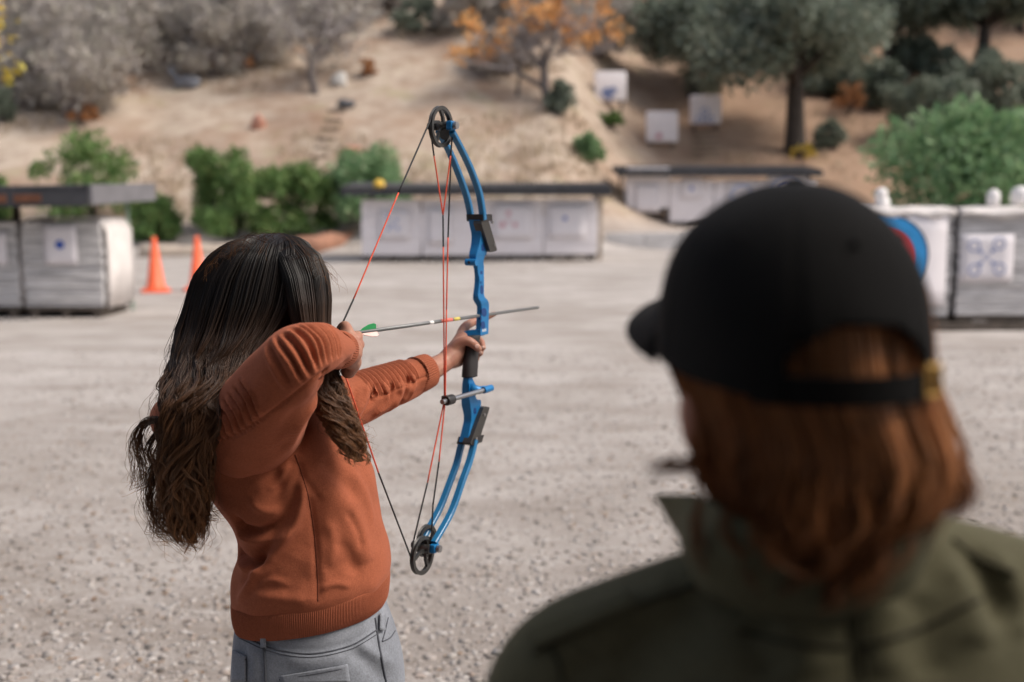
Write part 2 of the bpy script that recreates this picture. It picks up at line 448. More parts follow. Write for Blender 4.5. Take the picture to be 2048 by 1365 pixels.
tag(quadmesh('dry_grass', V_, len(V_) // 3, M['drygrass'], k=3), 'straw coloured dry grass over the hillside', 'grass', kind='stuff')

# ------------------------------------------------------------------ vegetation
M['bark'] = mat('bark', (0.05, 0.04, 0.033), 0.95, 0.5, 8, bscale=25, bstr=0.6, bdist=0.02)
M['bark_grey'] = mat('bark_grey', (0.17, 0.145, 0.135), 0.95, 0.4, 8, bscale=25, bstr=0.6, bdist=0.02)
M['leaf_green'] = leaf_mat('leaf_green', [(0.075, 0.15, 0.045), (0.13, 0.235, 0.07), (0.20, 0.30, 0.10), (0.10, 0.19, 0.06), (0.29, 0.35, 0.13)])
M['leaf_lush'] = leaf_mat('leaf_lush', [(0.13, 0.25, 0.11), (0.20, 0.34, 0.155), (0.30, 0.43, 0.22), (0.16, 0.29, 0.14), (0.38, 0.48, 0.28)])
M['leaf_oak'] = leaf_mat('leaf_oak', [(0.13, 0.165, 0.125), (0.19, 0.225, 0.17), (0.24, 0.27, 0.215), (0.15, 0.19, 0.14), (0.31, 0.33, 0.27)])
M['leaf_dry'] = leaf_mat('leaf_dry', [(0.36, 0.325, 0.30), (0.46, 0.42, 0.39), (0.52, 0.475, 0.41), (0.33, 0.295, 0.295), (0.44, 0.43, 0.33)], trans=0.1)
M['leaf_orange'] = leaf_mat('leaf_orange', [(0.72, 0.36, 0.12), (0.78, 0.44, 0.17), (0.62, 0.30, 0.11), (0.80, 0.50, 0.22)])
M['leaf_yellow'] = leaf_mat('leaf_yellow', [(0.62, 0.42, 0.05), (0.50, 0.40, 0.06), (0.72, 0.50, 0.10), (0.35, 0.34, 0.06)])
M['leaf_brown'] = leaf_mat('leaf_brown', [(0.38, 0.16, 0.06), (0.46, 0.21, 0.08), (0.30, 0.13, 0.06), (0.50, 0.28, 0.12)], trans=0.1)
M['twig'] = mat('twig', (0.30, 0.27, 0.265), 0.95, 0.3, 12)

def leaves(centers, radii, n, size, r, aspect=0.5, up=0.3):
    """bent leaf faces spread round clump centres"""
    C = np.array(centers); Rr = np.array(radii); k = r.integers(0, len(C), n)
    d = r.standard_normal((n, 3)); d /= np.linalg.norm(d, axis=1, keepdims=True)
    rad = r.random(n) ** 0.45
    p = C[k] + d * (Rr[k] * rad)[:, None]
    ax = d * 0.6 + r.standard_normal((n, 3)) * 0.8 + np.array([0, 0, up]); ax /= np.linalg.norm(ax, axis=1, keepdims=True)
    sd = np.cross(ax, r.standard_normal((n, 3))); sd /= np.linalg.norm(sd, axis=1, keepdims=True)
    L = (size * r.uniform(0.6, 1.4, n))[:, None]
    q = np.stack([p, p + ax * L * 0.5 + sd * L * aspect * 0.5, p + ax * L, p + ax * L * 0.5 - sd * L * aspect * 0.5], 1)
    return q.reshape(-1, 3), n

def crown_clumps(w, h, zc, k, r, flat=1.0, dep=None):
    out = []; rad = []
    dep = dep or w
    for _ in range(k):
        d = r.standard_normal(3); d /= np.linalg.norm(d); d[2] = d[2] if d[2] > -0.5 else -d[2] * 0.5
        t = r.uniform(0.35, 1.0)
        out.append((d[0] * w / 2 * t, d[1] * dep / 2 * t, zc + d[2] * h / 2 * t)); rad.append(r.uniform(0.12, 0.30) * min(w, h))
    return out, rad

def bush(name, label, cat, base, w, h, m, n=3500, leaf=0.09, seed=1, group=None, k=26, stem='bark', twigs=0, dep=None, aspect=0.5):
    r = np.random.default_rng(seed)
    t = thing(name, label, cat, base, group); b = Vector(base)
    C = []; Rd = []
    for _ in range(k):
        z = r.uniform(0.10, 0.90); pr = math.sqrt(max(0.05, 1 - ((z - 0.38) / 0.64) ** 2)); a = r.random() * 6.283; q_ = r.uniform(0.25, 0.86) * pr * r.uniform(0.8, 1.08)
        C.append((math.cos(a) * q_ * w / 2, math.sin(a) * q_ * (dep or w) / 2, z * h)); Rd.append(r.uniform(0.10, 0.20) * min(w, h))
    V, q = leaves([tuple(Vector(c) + b) for c in C], Rd, n, leaf, r, aspect)
    V[:, 2] = np.maximum(V[:, 2], b.z + 0.0)
    quadmesh('foliage', V, q, M[m], t)
    mb = MB()
    for c in C[:max(6, twigs)]:
        e = Vector(c) + b; s = b + Vector((r.uniform(-0.06, 0.06) * w, r.uniform(-0.06, 0.06) * w, -0.05))
        mid = s.lerp(e, 0.5) + Vector((r.normal(0, 0.03) * w, r.normal(0, 0.03) * w, 0.05 * h))
        mb.tube([s, mid, e], [0.016 * h + 0.006, 0.011 * h + 0.004, 0.004], 5)
    obj('stems', mb, M[stem], t, smooth=True)
    return t

def twigtree(name, label, cat, base, w, h, seed, leafm=None, nleaf=0, leaf=0.1, trunk_h=0.35, trunk_r=0.1, group=None, depth=5, barkm='bark_grey', leafclump=0.3, spread=0.75, twigm='twig', nclump=60, leaf_from=0.0):
    """a tree shown by its own branching"""
    r = np.random.default_rng(seed); t = thing(name, label, cat, base, group); b = Vector(base)
    tr = MB(); tw = MB(); tips = []
    def grow(p, d, L, rad, lev):
        q = p + d * L * 0.5 + Vector(r.normal(0, 0.06, 3)) * L; e = q + (d + Vector(r.normal(0, 0.12, 3))).normalized() * L * 0.5
        (tr if lev < 2 else tw).tube([p, q, e], [rad, rad * 0.8, rad * 0.62], 6 if lev < 2 else 3, caps=False)
        if lev >= 3: tips.append(e)
        if lev >= depth: return
        for _ in range(3 if lev else 4):
            nd = (d + Vector(r.normal(0, spread, 3)) + Vector((0, 0, 0.12))).normalized()
            if nd.z < -0.25: nd.z *= -0.4
            grow(e if r.random() < 0.7 else q, nd, L * r.uniform(0.62, 0.86), rad * 0.58, lev + 1)
    grow(b - Vector((0, 0, 0.1)), Vector((r.normal(0, 0.06), 0, 1)).normalized(), h * trunk_h, trunk_r, 0)
    # fit the crown to its size
    zs = max(p.z for p in tips) - b.z; ws = max(abs(p.x - b.x) for p in tips) * 2
    kz = h / zs; kx = w / ws
    for mb in (tr, tw): mb.v = [(b.x + (p[0] - b.x) * (kx if p[2] > b.z + 0.15 * h else 1 + (kx - 1) * max(0, p[2] - b.z) / (0.15 * h)), b.y + (p[1] - b.y) * kx, b.z + (p[2] - b.z) * kz) for p in mb.v]
    tips = [Vector((b.x + (p.x - b.x) * kx, b.y + (p.y - b.y) * kx, b.z + (p.z - b.z) * kz)) for p in tips]
    obj('trunk', tr, M[barkm], t, smooth=True); obj('branches', tw, M[twigm], t)
    if leafm and nleaf:
        hi = [p for p in tips if p.z > b.z + leaf_from * h] or tips; tips = hi
        cs = [tuple(tips[i]) for i in r.integers(0, len(tips), nclump)]
        V, q = leaves(cs, [leafclump] * len(cs), nleaf, leaf, r); quadmesh('crown', V, q, M[leafm], t)
    return t

def tree(name, label, base, w, h, m, seed, n=9000, leaf=0.16, trunk_r=0.2, crown0=0.3, group=None, k=34, lean=0.0):
    r = np.random.default_rng(seed); t = thing(name, label, 'tree', base, group); b = Vector(base)
    hc = h * (1 - crown0); zc = h * crown0 + hc / 2
    C, Rd = crown_clumps(w * 0.85, hc * 0.85, zc, k, r)
    V, q = leaves([tuple(Vector(c) + b) for c in C], Rd, n, leaf, r, 0.55)
    quadmesh('crown', V, q, M[m], t)
    mb = MB(); top = b + Vector((lean * h, 0, h * 0.62))
    fork = b + Vector((lean * h * 0.4, 0, h * (crown0 + 0.08)))
    mb.tube([b - Vector((0, 0, 0.3)), b.lerp(fork, 0.15), b.lerp(fork, 0.6), fork, top], [trunk_r * 1.5, trunk_r * 1.12, trunk_r * 0.95, trunk_r * 0.85, trunk_r * 0.3], 10)
    for c in C[:14]:
        e = Vector(c) + b; s = fork.lerp(top, r.uniform(0, 0.5))
        mb.tube([s, s.lerp(e, 0.5) + Vector((0, 0, 0.06 * h)), e], [trunk_r * 0.42, trunk_r * 0.28, trunk_r * 0.08], 6)
    obj('trunk', mb, M['bark'], t, smooth=True)
    return t
def at_g(u, v, wpx, hpx, dmin=20):
    g = G(u, v, dmin); k = g.y / FPX; return g, wpx * k * 1.12, hpx * k * 1.06

# green bushes at the foot of the slope
for (u, v, wp, hp, nm, lab, mm, sd, n) in [
    (190, 455, 200, 165, 'green_bush', 'loose green bush rising behind the roof of the left target shelter', 'leaf_green', 21, 2200),
    (455, 478, 235, 155, 'green_bush', 'dense dark green bush behind the archer\'s head, right of the cones', 'leaf_green', 22, 5200),
    (612, 468, 110, 125, 'green_bush', 'narrow yellowish green bush between two larger bushes at the slope foot', 'leaf_green', 23, 2000),
    (735, 462, 180, 150, 'green_bush', 'bright green bush at the left end of the middle shelter roof', 'leaf_lush', 24, 3600),
    (312, 482, 95, 82, 'green_bush', 'low clipped green bush directly above the left traffic cone', 'leaf_green', 25, 2000),
    (-8, 440, 70, 80, 'green_bush', 'green bush cut by the left picture edge above the shelter roof', 'leaf_green', 26, 1200)]:
    g, w, h = at_g(u, v, wp * 1.15, hp * 1.03)
    bush(nm, lab, 'bush', g, w, h, mm, int(n * 1.8), 0.15, sd, 'green bushes along the foot of the slope')
# big lush bush behind the right butts
b5 = OG(8.2, 20.0)
bush('lush_bush', 'large lush pale green bush behind the right target butts', 'bush', b5, 4.6, 3.0, 'leaf_lush', 16000, 0.17, 31, None, 60, aspect=0.35)
# small shrubs on the slope
for (u, v, wp, hp, lab, mm, sd) in [
    (1118, 228, 58, 58, 'round grey green shrub under the orange leaved tree', 'leaf_oak', 41),
    (1177, 326, 58, 52, 'low green shrub on the slope above the end of the middle roof', 'leaf_lush', 42),
    (1660, 298, 52, 50, 'small dull green shrub right of the oak trunk', 'leaf_oak', 43),
    (1215, 250, 70, 18, 'flat strip of green weeds below the upper left hill target', 'leaf_green', 44),
    (38, 112, 56, 72, 'dark green shrub high on the slope near the left edge', 'leaf_oak', 45),
    (46, 178, 34, 60, 'small upright green shrub left of the big grey brush', 'leaf_oak', 46),
    (6, 245, 40, 62, 'dark green shrub cut by the left picture edge on the slope', 'leaf_oak', 47),
    (840, 66, 120, 60, 'dark green scrub on the ridge left of the orange tree', 'leaf_oak', 48),
    (1400, 190, 90, 80, 'rounded green shrub hanging below the left oak crown', 'leaf_oak', 49)]:
    g, w, h = at_g(u, v, wp, hp)
    bush('hill_shrub', lab, 'shrub', g, w, h, mm, 2600, 0.15, sd, 'small green shrubs on the hillside')
# grey dry brush on the upper left slope
for i, (u, v, wp, hp, lab) in enumerate([
    (150, 232, 190, 150, 'widest pale grey dry bush, lowest of the brush at upper left'),
    (120, 130, 170, 110, 'pale olive grey dry bush above the widest one'),
    (255, 150, 150, 115, 'grey dry bush right of the pale olive one'),
    (345, 130, 130, 95, 'grey brush directly above the grey animal shaped target'),
    (430, 150, 120, 105, 'greyish lilac dry bush right of the animal shaped target'),
    (505, 128, 140, 110, 'lilac grey dry bush left of the bare tree'),
    (230, 62, 150, 80, 'pale dry bush high on the slope at upper left'),
    (370, 52, 160, 90, 'grey dry bush at the top edge above the brush'),
    (500, 40, 150, 90, 'grey twiggy bush at the top edge left of the bare tree'),
    (700, 48, 130, 85, 'grey dry bush at the top right of the bare tree'),
    (800, 20, 120, 70, 'grey dry bush at the top edge left of the orange leaves'),
    (95, 35, 120, 70, 'dry bush beside the yellow leaves in the top left corner'),
    (1010, 150, 110, 60, 'dull grey brush under the left side of the orange tree'),
    (1195, 110, 130, 110, 'lilac grey dry bush behind the right side of the orange tree'),
    (1090, 60, 150, 90, 'lilac grey brush behind the middle of the orange tree'),
    (940, 60, 110, 80, 'grey brush behind the left side of the orange tree'),
    (600, 60, 140, 80, 'grey twiggy bush at the top edge behind the bare tree'),
    (60, 215, 90, 70, 'small grey dry bush left of the widest one'),
    (300, 90, 120, 60, 'pale dry bush between the pale and the grey brush at upper left')]):
    g, w, h = at_g(u, v, wp * 1.4, hp * 1.35)
    bush('dry_bush', lab, 'bush', g, w, h, 'leaf_dry', 6500, 0.26, 60 + i, 'grey dry bushes on the upper slope', 34, 'twig', 24, aspect=0.2)
# rusty leaf litter bushes
for i, (u, v, wp, hp, lab) in enumerate([(165, 243, 90, 26, 'low rusty brown brush under the widest grey bush'), (250, 176, 56, 26, 'low rusty brush left of the grey animal shaped target'),
    (470, 140, 90, 30, 'rusty leaf heap left of the bare tree trunk'), (735, 150, 50, 26, 'small orange brown bush right of the bare tree'), (1700, 230, 90, 60, 'orange brown leaves on a bush right of the oak trunk')]):
    g, w, h = at_g(u, v, wp, hp)
    bush('rusty_bush', lab, 'bush', g, w, h, 'leaf_brown', 700, 0.12, 90 + i, 'rusty brown bushes on the slope', 12)
# the bare tree and the tree with orange leaves
g, w, h = at_g(632, 186, 250, 215)
twigtree('bare_tree', 'leafless grey tree with spreading twigs on the left slope', 'tree', g, w, h, 5, 'leaf_dry', 1800, 0.16, 0.34, 0.16, depth=6, leafclump=0.7, barkm='bark_grey')
g, w, h = at_g(1098, 205, 360, 230)
twigtree('orange_tree', 'thin autumn tree with clumps of orange leaves at top centre', 'tree', g, w, h, 15, 'leaf_orange', 900, 0.26, 0.30, 0.17, depth=6, leafclump=0.34, nclump=24)
g, w, h = at_g(1036, 192, 120, 130)
twigtree('bare_sapling', 'thin dark sapling left of the orange leaved tree', 'tree', g, w, h, 16, None, 0, 0.1, 0.4, 0.09, depth=4)
# oaks on the right
oaks = [(1590, 305, 390, 340, 0.22, 0.36, 'large grey green oak with a thick dark trunk on the right slope', 101, 12000, -0.02),
        (1385, 190, 240, 210, 0.04, 0.20, 'grey green oak left of the thick trunked one', 102, 8500, 0.0),
        (1770, 175, 230, 190, 0.42, 0.20, 'pale grey green oak at the top edge above the track', 103, 6000, 0.0),
        (1960, 190, 290, 230, 0.42, 0.28, 'dark oak in the top right corner', 104, 9000, 0.03),
        (1480, 40, 260, 160, 0.1, 0.2, 'oak behind the left oak at the top edge', 105, 6000, 0.0),
        (1640, 30, 280, 150, 0.1, 0.2, 'oak at the top edge behind the thick trunked one', 106, 6000, 0.0),
        (1850, 20, 260, 130, 0.1, 0.2, 'oak at the top edge behind the pale one', 107, 6000, 0.0),
        (1300, 30, 200, 130, 0.1, 0.2, 'oak at the top edge right of the orange leaves', 108, 6000, 0.0),
        (2040, 60, 200, 130, 0.1, 0.2, 'oak at the top edge behind the corner oak', 109, 5000, 0.0),
        (1480, 110, 200, 130, 0.05, 0.2, 'low oak crown filling the gap left of the thick trunk', 110, 7000, 0.0),
        (1690, 120, 190, 120, 0.05, 0.2, 'low oak crown right of the thick trunked oak', 111, 6000, 0.0)]
for (u, v, wp, hp, c0, tr_, lab, sd, n, ln) in oaks:
    g, w, h = at_g(u, v, wp, hp)
    tree('oak_tree', lab, g, w, h, 'leaf_oak', sd, int(n * 1.7), 0.27, tr_, c0, 'oaks on the right slope', 46, ln)
for i, (u, v, wp, hp, lab) in enumerate([(1850, 290, 220, 130, 'grey green scrub between the lush bush and the corner oak'), (1985, 250, 180, 130, 'grey green scrub at the right edge above the lush bush'), (1760, 215, 120, 80, 'dull scrub below the pale oak'), (1930, 195, 200, 90, 'dark scrub under the corner oak'), (1815, 150, 150, 70, 'low scrub along the track below the pale oak'), (1660, 190, 130, 80, 'pale scrub right of the thick oak trunk under its crown')]):
    g, w, h = at_g(u, v, wp, hp)
    bush('oak_scrub', lab, 'bush', g, w, h, 'leaf_oak', 7000, 0.2, 120 + i, 'grey green scrub on the right slope', 34)
g, w, h = at_g(1600, 318, 80, 24)
bush('yellow_weeds', 'yellow leaved weeds at the foot of the oak trunk', 'weeds', g, w, h, 'leaf_yellow', 500, 0.1, 131, None, 10)
# the yellow leaved branch in the top left corner belongs to a nearer tree outside the frame
yb = OG(-7.0, 13.5)
tt_ = twigtree('yellow_tree', 'yellow leaved tree reaching into the top left corner', 'tree', yb, 2.9, 4.8, 18, 'leaf_yellow', 1500, 0.13, 0.42, 0.09, depth=4, leafclump=0.40, leaf_from=0.62)

# ------------------------------------------------------------------ unseen timber roof and back wall added above and behind the camera for shade
M['roof_plank'] = mat('roof_plank', (0.16, 0.12, 0.09), 0.9, 0.35, 5, bscale=30, stretch=(6, 1, 1))
sh_ = thing('shade_shelter', 'unseen timber roof on posts, added to shade the figures', 'shelter', (0, -2.0, 0))
for k in range(24):
    x = -6.9 + 0.6 * k
    obj('roof_plank', MB().rbox((x, -2.55, 2.95), (0.585, 6.0, 0.03), Matrix.Rotation(R(-3), 3, 'X'), 0.004), M['roof_plank'], sh_)
for y_ in (0.3, -2.5, -5.3):
    obj('beam', MB().rbox((0, y_, 2.83 - math.tan(R(3)) * (y_ + 2.55)), (14.2, 0.10, 0.18), None, 0.01), M['roof_plank'], sh_)
    for x in (-7.0, 7.0): obj('post', MB().rbox((x, y_, 1.33), (0.12, 0.12, 2.7), None, 0.01), M['roof_plank'], sh_)
for k in range(16): obj('back_board', MB().rbox((0, -5.45, 0.10 + 0.155 * k), (14.0, 0.025, 0.15), None, 0.004), M['roof_plank'], sh_)
# ------------------------------------------------------------------ target shelters and butts
M['foam'] = mat('weathered_foam', (0.60, 0.58, 0.575), 0.95, 0.45, 2.5, bscale=40, bstr=0.5, bdist=0.01, stretch=(1, 1, 9))
M['foam_white'] = mat('white_foam', (0.86, 0.81, 0.82), 0.95, 0.12, 2.5, bscale=30, bstr=0.4, bdist=0.01, stretch=(1, 1, 6))
M['wrap'] = mat('white_wrap', (0.70, 0.65, 0.62), 0.8, 0.18, 3.0, bscale=12, bstr=0.4, bdist=0.02)
M['roof'] = mat('roof_sheet', (0.045, 0.045, 0.05), 0.7, 0.4, 3.0, bscale=20)
M['roof_rust'] = mat('rusty_board', (0.19, 0.075, 0.04), 0.9, 0.5, 4.0)
M['fascia'] = mat('grey_fascia', (0.16, 0.155, 0.165), 0.75, 0.25, 3.0)
M['timber'] = mat('weathered_timber', (0.10, 0.08, 0.065), 0.9, 0.4, 6, bscale=30, stretch=(1, 1, 0.2))
M['timber_pale'] = mat('pale_timber', (0.42, 0.35, 0.29), 0.9, 0.25, 4, bscale=20)
M['step_wood'] = mat('step_wood', (0.24, 0.18, 0.13), 0.9, 0.3, 5)
M['pole_green'] = mat('green_grey_pole', (0.26, 0.33, 0.27), 0.6, 0.2, 4)
M['paper'] = mat('target_paper', (0.76, 0.72, 0.74), 0.85, 0.06, 2.0)
def ink(nm, c): M[nm] = mat(nm, c, 0.8, 0.12, 6)
ink('ink_blue', (0.04, 0.10, 0.42)); ink('ink_sky', (0.03, 0.28, 0.62)); ink('ink_red', (0.62, 0.045, 0.06)); ink('ink_gold', (0.80, 0.55, 0.06)); ink('ink_black', (0.02, 0.02, 0.022)); ink('ink_palered', (0.62, 0.33, 0.38)); ink('ink_mid', (0.20, 0.25, 0.45)); ink('ink_paleblue', (0.36, 0.42, 0.62))

def butt(x0, x1, z1, yf, dep, label, layers=16, m='foam', wrap=None, sd=1, group='layered foam target butts', z0=0.14):
    """a stack of compressed layers standing on a pallet"""
    r = random.Random(sd); c = (x0 + x1) / 2; gz = hgt(c, yf + dep / 2)
    t = thing('target_butt', label, 'target butt', (c, yf + dep / 2, gz), group)
    mb = MB(); h = (z1 - z0) / layers
    for i in range(layers):
        jx, jy = r.uniform(-0.012, 0.012), r.uniform(-0.014, 0.014)
        bow = 0.03 * math.sin(math.pi * (i + 0.5) / layers)
        mb.rbox((c + jx, yf + dep / 2 + jy, gz + z0 + h * (i + 0.5)), (x1 - x0 - 0.02 + bow, dep - 0.02 + bow, h * 0.985), None, min(0.012, h * 0.2))
    obj('foam_layers', mb, M[m], t)
    pl = MB()
    for k in range(3): pl.box((x0 + (x1 - x0) * (0.1 + 0.4 * k), yf + dep / 2, gz + z0 * 0.34), (0.09, dep * 0.96, z0 * 0.66))
    pl.box((c, yf + dep / 2, gz + z0 * 0.82), (x1 - x0, dep, z0 * 0.3))
    obj('pallet', pl, M['timber'], t)
    if wrap:      # pale sheet wrapped over top and sides
        wb = MB(); G_ = []
        for j in range(7):
            y = yf + 0.05 + (dep - 0.06) * j / 6; row = []
            for (x, z) in [(x1 + 0.03, gz + 0.12), (x1 + 0.045, gz + z1 * 0.5), (x1 + 0.03, gz + z1 * 0.9), (x1 - 0.03, gz + z1 + 0.03), (c, gz + z1 + 0.04), (x0 + 0.03, gz + z1 + 0.03), (x0 - 0.03, gz + z1 * 0.9), (x0 - 0.04, gz + z1 * 0.5), (x0 - 0.03, gz + 0.12)]:
                row.append(Vector((x + r.uniform(-0.012, 0.012), y, z + r.uniform(-0.012, 0.012))))
            G_.append(row)
        wb.grid(G_, closed=False, cap0=False, cap1=False)
        o = obj('cover_sheet', wb, M['wrap'], t, smooth=True)
        s = o.modifiers.new('s', 'SOLIDIFY'); s.thickness = 0.015
    return t
def disc(mb, c, r0, r1, y, n=28):                  # printed ring facing the shooting line
    vs = []; fs = []
    for k in range(n):
        a = 2 * math.pi * k / n; vs.append((c[0] + r0 * math.cos(a), y, c[1] + r0 * math.sin(a)))
    if r1 <= 0:
        mb.add(vs, [tuple(range(n))]); return mb
    for k in range(n):
        a = 2 * math.pi * k / n; vs.append((c[0] + r1 * math.cos(a), y, c[1] + r1 * math.sin(a)))
    mb.add(vs, [(k, (k + 1) % n, n + (k + 1) % n, n + k) for k in range(n)]); return mb
def paper(u0, v0, u1, v1, D, label, marks, group=None, m='paper'):
    """marks: (kind, u, v, r_out px, r_in px, material)"""
    a = P(u0, v0, D); b = P(u1, v1, D); c = (a + b) / 2
    t = thing('target_paper', label, 'paper target', c, group)
    r = random.Random(int(u0)); mb = MB(); nx_, nz_ = 5, 5; G_ = []
    for j in range(nz_ + 1):
        G_.append([Vector((a.x + (b.x - a.x) * i / nx_, D + (r.uniform(-0.004, 0.0) if 0 < i < nx_ and 0 < j < nz_ else r.uniform(-0.008, 0.002)), a.z + (b.z - a.z) * j / nz_)) for i in range(nx_ + 1)])
    mb.grid(G_, closed=False, cap0=False, cap1=False)
    o = obj('sheet', mb, M[m], t, smooth=True); s = o.modifiers.new('s', 'SOLIDIFY'); s.thickness = 0.002; s.offset = 0
    for q, (u, v, ro, ri, mm) in enumerate(marks):
        p = P(u, v, D); k = D / FPX
        d = disc(MB(), (p.x, p.z), ro * k, ri * k, D - 0.0115 - 0.0012 * q); obj('printed_ring', d, M[mm], t)
    return t
def corrugated(x0, x1, y0, y1, za, zb, pitch=0.11, amp=0.018):
    n = int((x1 - x0) / pitch * 6); mb = MB(); G_ = []
    for j in range(3):
        t = j / 2
        G_.append([Vector((x0 + (x1 - x0) * i / n, y0 + (y1 - y0) * t, za + (zb - za) * t + amp * math.sin(2 * math.pi * i / 6))) for i in range(n + 1)])
    mb.grid(G_, closed=False, cap0=False, cap1=False); return mb
def shelter(name, label, x0, x1, yf, yb, zf, zb, posts, end_fascia=False, rust=()):
    t = thing(name, label, 'shelter', ((x0 + x1) / 2, (yf + yb) / 2, hgt((x0 + x1) / 2, yf)), None)
    o = obj('roof_sheet', corrugated(x0, x1, yf - 0.06, yb + 0.06, zf + 0.10, zb + 0.10), M['roof'], t, smooth=True)
    s = o.modifiers.new('s', 'SOLIDIFY'); s.thickness = 0.006
    obj('front_fascia', MB().rbox(((x0 + x1) / 2, yf - 0.02, zf - 0.01), (x1 - x0 - 0.06, 0.05, 0.23 if end_fascia else 0.15), None, 0.008), M['roof'], t)
    obj('back_fascia', MB().rbox(((x0 + x1) / 2, yb + 0.02, zb - 0.01), (x1 - x0 - 0.06, 0.05, 0.15), None, 0.008), M['timber'], t)
    for x in (x0 + 0.02, x1 - 0.02):
        rot = Matrix.Rotation(math.atan2(zb - zf, yb - yf), 3, 'X')
        obj('end_fascia', MB().rbox((x + (0.02 if x > x0 + 0.1 else -0.02), (yf + yb) / 2, (zf + zb) / 2), (0.04, math.hypot(yb - yf, zb - zf) + 0.06, 0.23 if end_fascia else 0.15), rot, 0.006), M['fascia'] if end_fascia else M['roof'], t)
    nr = max(2, int((x1 - x0) / 0.75))
    for k in range(nr + 1):
        x = x0 + 0.1 + (x1 - x0 - 0.2) * k / nr; rot = Matrix.Rotation(math.atan2(zb - zf, yb - yf), 3, 'X')
        obj('rafter', MB().box((x, (yf + yb) / 2, (zf + zb) / 2 + 0.005), (0.05, yb - yf - 0.06, 0.10), rot), M['timber'], t)
    for (x, y, mm, rr) in posts:
        gz = hgt(x, y); ztop = zf + (zb - zf) * (y - yf) / (yb - yf) - 0.03
        obj('post', MB().rbox((x, y, (gz + ztop) / 2 - 0.05), (rr * 2, rr * 2, ztop - gz + 0.1), None, 0.01), M[mm], t)
    for (xa, xb) in rust:
        obj('rusty_board', MB().rbox(((xa + xb) / 2, yf - 0.062, zf - 0.03), (xb - xa, 0.02, 0.09), None, 0.004), M['roof_rust'], t)
    return t
def X(u, D): return (u - 1024.0) / FPX * D
def Zv(v, D): return P(1024, v, D).z

# --- left shelter
DL = 13.9
lsh = shelter('target_shelter', 'low shelter with dark roof and grey end board at the left edge', X(-420, 13.6), X(200, 13.3), 13.2, 15.5, 1.47, 1.51,
        [(X(42, 14.9), 14.9, 'timber', 0.04), (X(-160, 13.9), 13.75, 'timber', 0.04), (X(262, 14.9), 14.9, 'pole_green', 0.022)],
        True, [(X(52, 13.3), X(104, 13.3)), (X(8, 13.3), X(36, 13.3))])
lsh.rotation_euler.y = R(-0.9)
zb_ = Zv(445, DL)
butt(X(48, DL), X(205, DL), zb_, DL, 1.0, 'grey butt with white right side and blue dot target in the left shelter', 18, 'foam', True, 1)
butt(X(-130, DL), X(36, DL), zb_, DL, 1.0, 'grey layered butt cut by the left picture edge', 18, 'foam', None, 2)
paper(86, 450, 156, 530, DL - 0.03, 'white paper with one dark blue dot in the left shelter', [(120, 490, 9, 0, 'ink_blue')])
paper(-60, 465, 15, 530, DL - 0.03, 'plain white paper cut by the left picture edge', [(-22, 497, 9, 0, 'ink_blue')])
# --- middle shelter
DM = 25.8
shelter('target_shelter', 'long low shelter with a dark thin roof in the middle distance', X(682, DM - 0.6), X(1222, DM - 0.6), DM - 0.4, DM + 1.7, Zv(384, DM - 0.4), Zv(374, DM + 1.7),
        [(X(734, DM), DM + 1.2, 'timber', 0.05), (X(1196, DM), DM + 1.2, 'timber', 0.05), (X(1200, DM), DM + 0.1, 'timber_pale', 0.05)])
zm = Zv(400, DM)
for k, (a, b, lab) in enumerate([(724, 843, 'white butt at the left end of the middle shelter'), (845, 951, 'second white butt of the middle shelter behind the bow cables'), (953, 1086, 'white butt with pale red marks, third in the middle shelter'), (1088, 1194, 'white butt with a small blue dot at the right end of the middle shelter')]):
    butt(X(a, DM), X(b, DM), zm, DM, 0.9, lab, 10, 'foam_white', None, 10 + k, 'white butts in the middle shelter')
paper(756, 420, 820, 480, DM - 0.04, 'faded white paper with faint blue spots on the leftmost middle butt', [(775, 435, 4, 0, 'ink_paleblue'), (793, 440, 4, 0, 'ink_paleblue'), (784, 450, 4, 0, 'ink_paleblue'), (777, 458, 4, 0, 'ink_paleblue'), (795, 457, 4, 0, 'ink_paleblue')])
paper(856, 415, 905, 490, DM - 0.04, 'plain white paper on the middle butt behind the bow cables', [])
paper(985, 408, 1066, 480, DM - 0.04, 'white paper with three pale red spots in a triangle', [(1017, 427, 5, 0, 'ink_palered'), (1005, 450, 6, 0, 'ink_palered'), (1030, 450, 5, 0, 'ink_palered'), (1016, 442, 3, 0, 'ink_palered')])
paper(1096, 410, 1172, 478, DM - 0.04, 'white paper with one small blue dot on the rightmost middle butt', [(1130, 437, 4.5, 0, 'ink_blue')])
# yellow ball on the middle roof
yb_ = P(758, 371, DM - 0.2)
o = obj('yellow_ball', MB().ball(yb_, 0.13, 18, 12), mat('yellow_rubber', (0.80, 0.50, 0.06), 0.6, 0.1), smooth=True); tag(o, 'yellow ball on the roof of the middle shelter', 'ball')
# --- far right shelter on its terrace
DR = 35.0; gzr = hgt(X(1440, DR), DR)
shelter('target_shelter', 'farther shelter with a dark roof right of the middle one', X(1236, DR - 0.6), X(1642, DR - 0.6), DR - 0.4, DR + 1.6, Zv(347, DR - 0.7), Zv(338, DR + 1.6),
        [(X(1632, DR), DR + 1.2, 'timber', 0.05), (X(1246, DR), DR + 1.2, 'timber', 0.05)])
for k, (a, b, lab) in enumerate([(1252, 1336, 'pale butt at the left end of the farther shelter'), (1338, 1425, 'pale butt with a blue dot paper in the farther shelter'), (1427, 1527, 'third pale butt of the farther shelter above the cap'), (1529, 1628, 'pale butt behind the top of the cap')]):
    z1 = Zv(366, DR) - gzr
    butt(X(a, DR), X(b, DR), z1, DR, 0.9, lab, 10, 'foam_white', None, 20 + k, 'pale butts in the farther shelter')
paper(1270, 368, 1318, 425, DR - 0.04, 'plain white paper on the leftmost butt of the farther shelter', [])
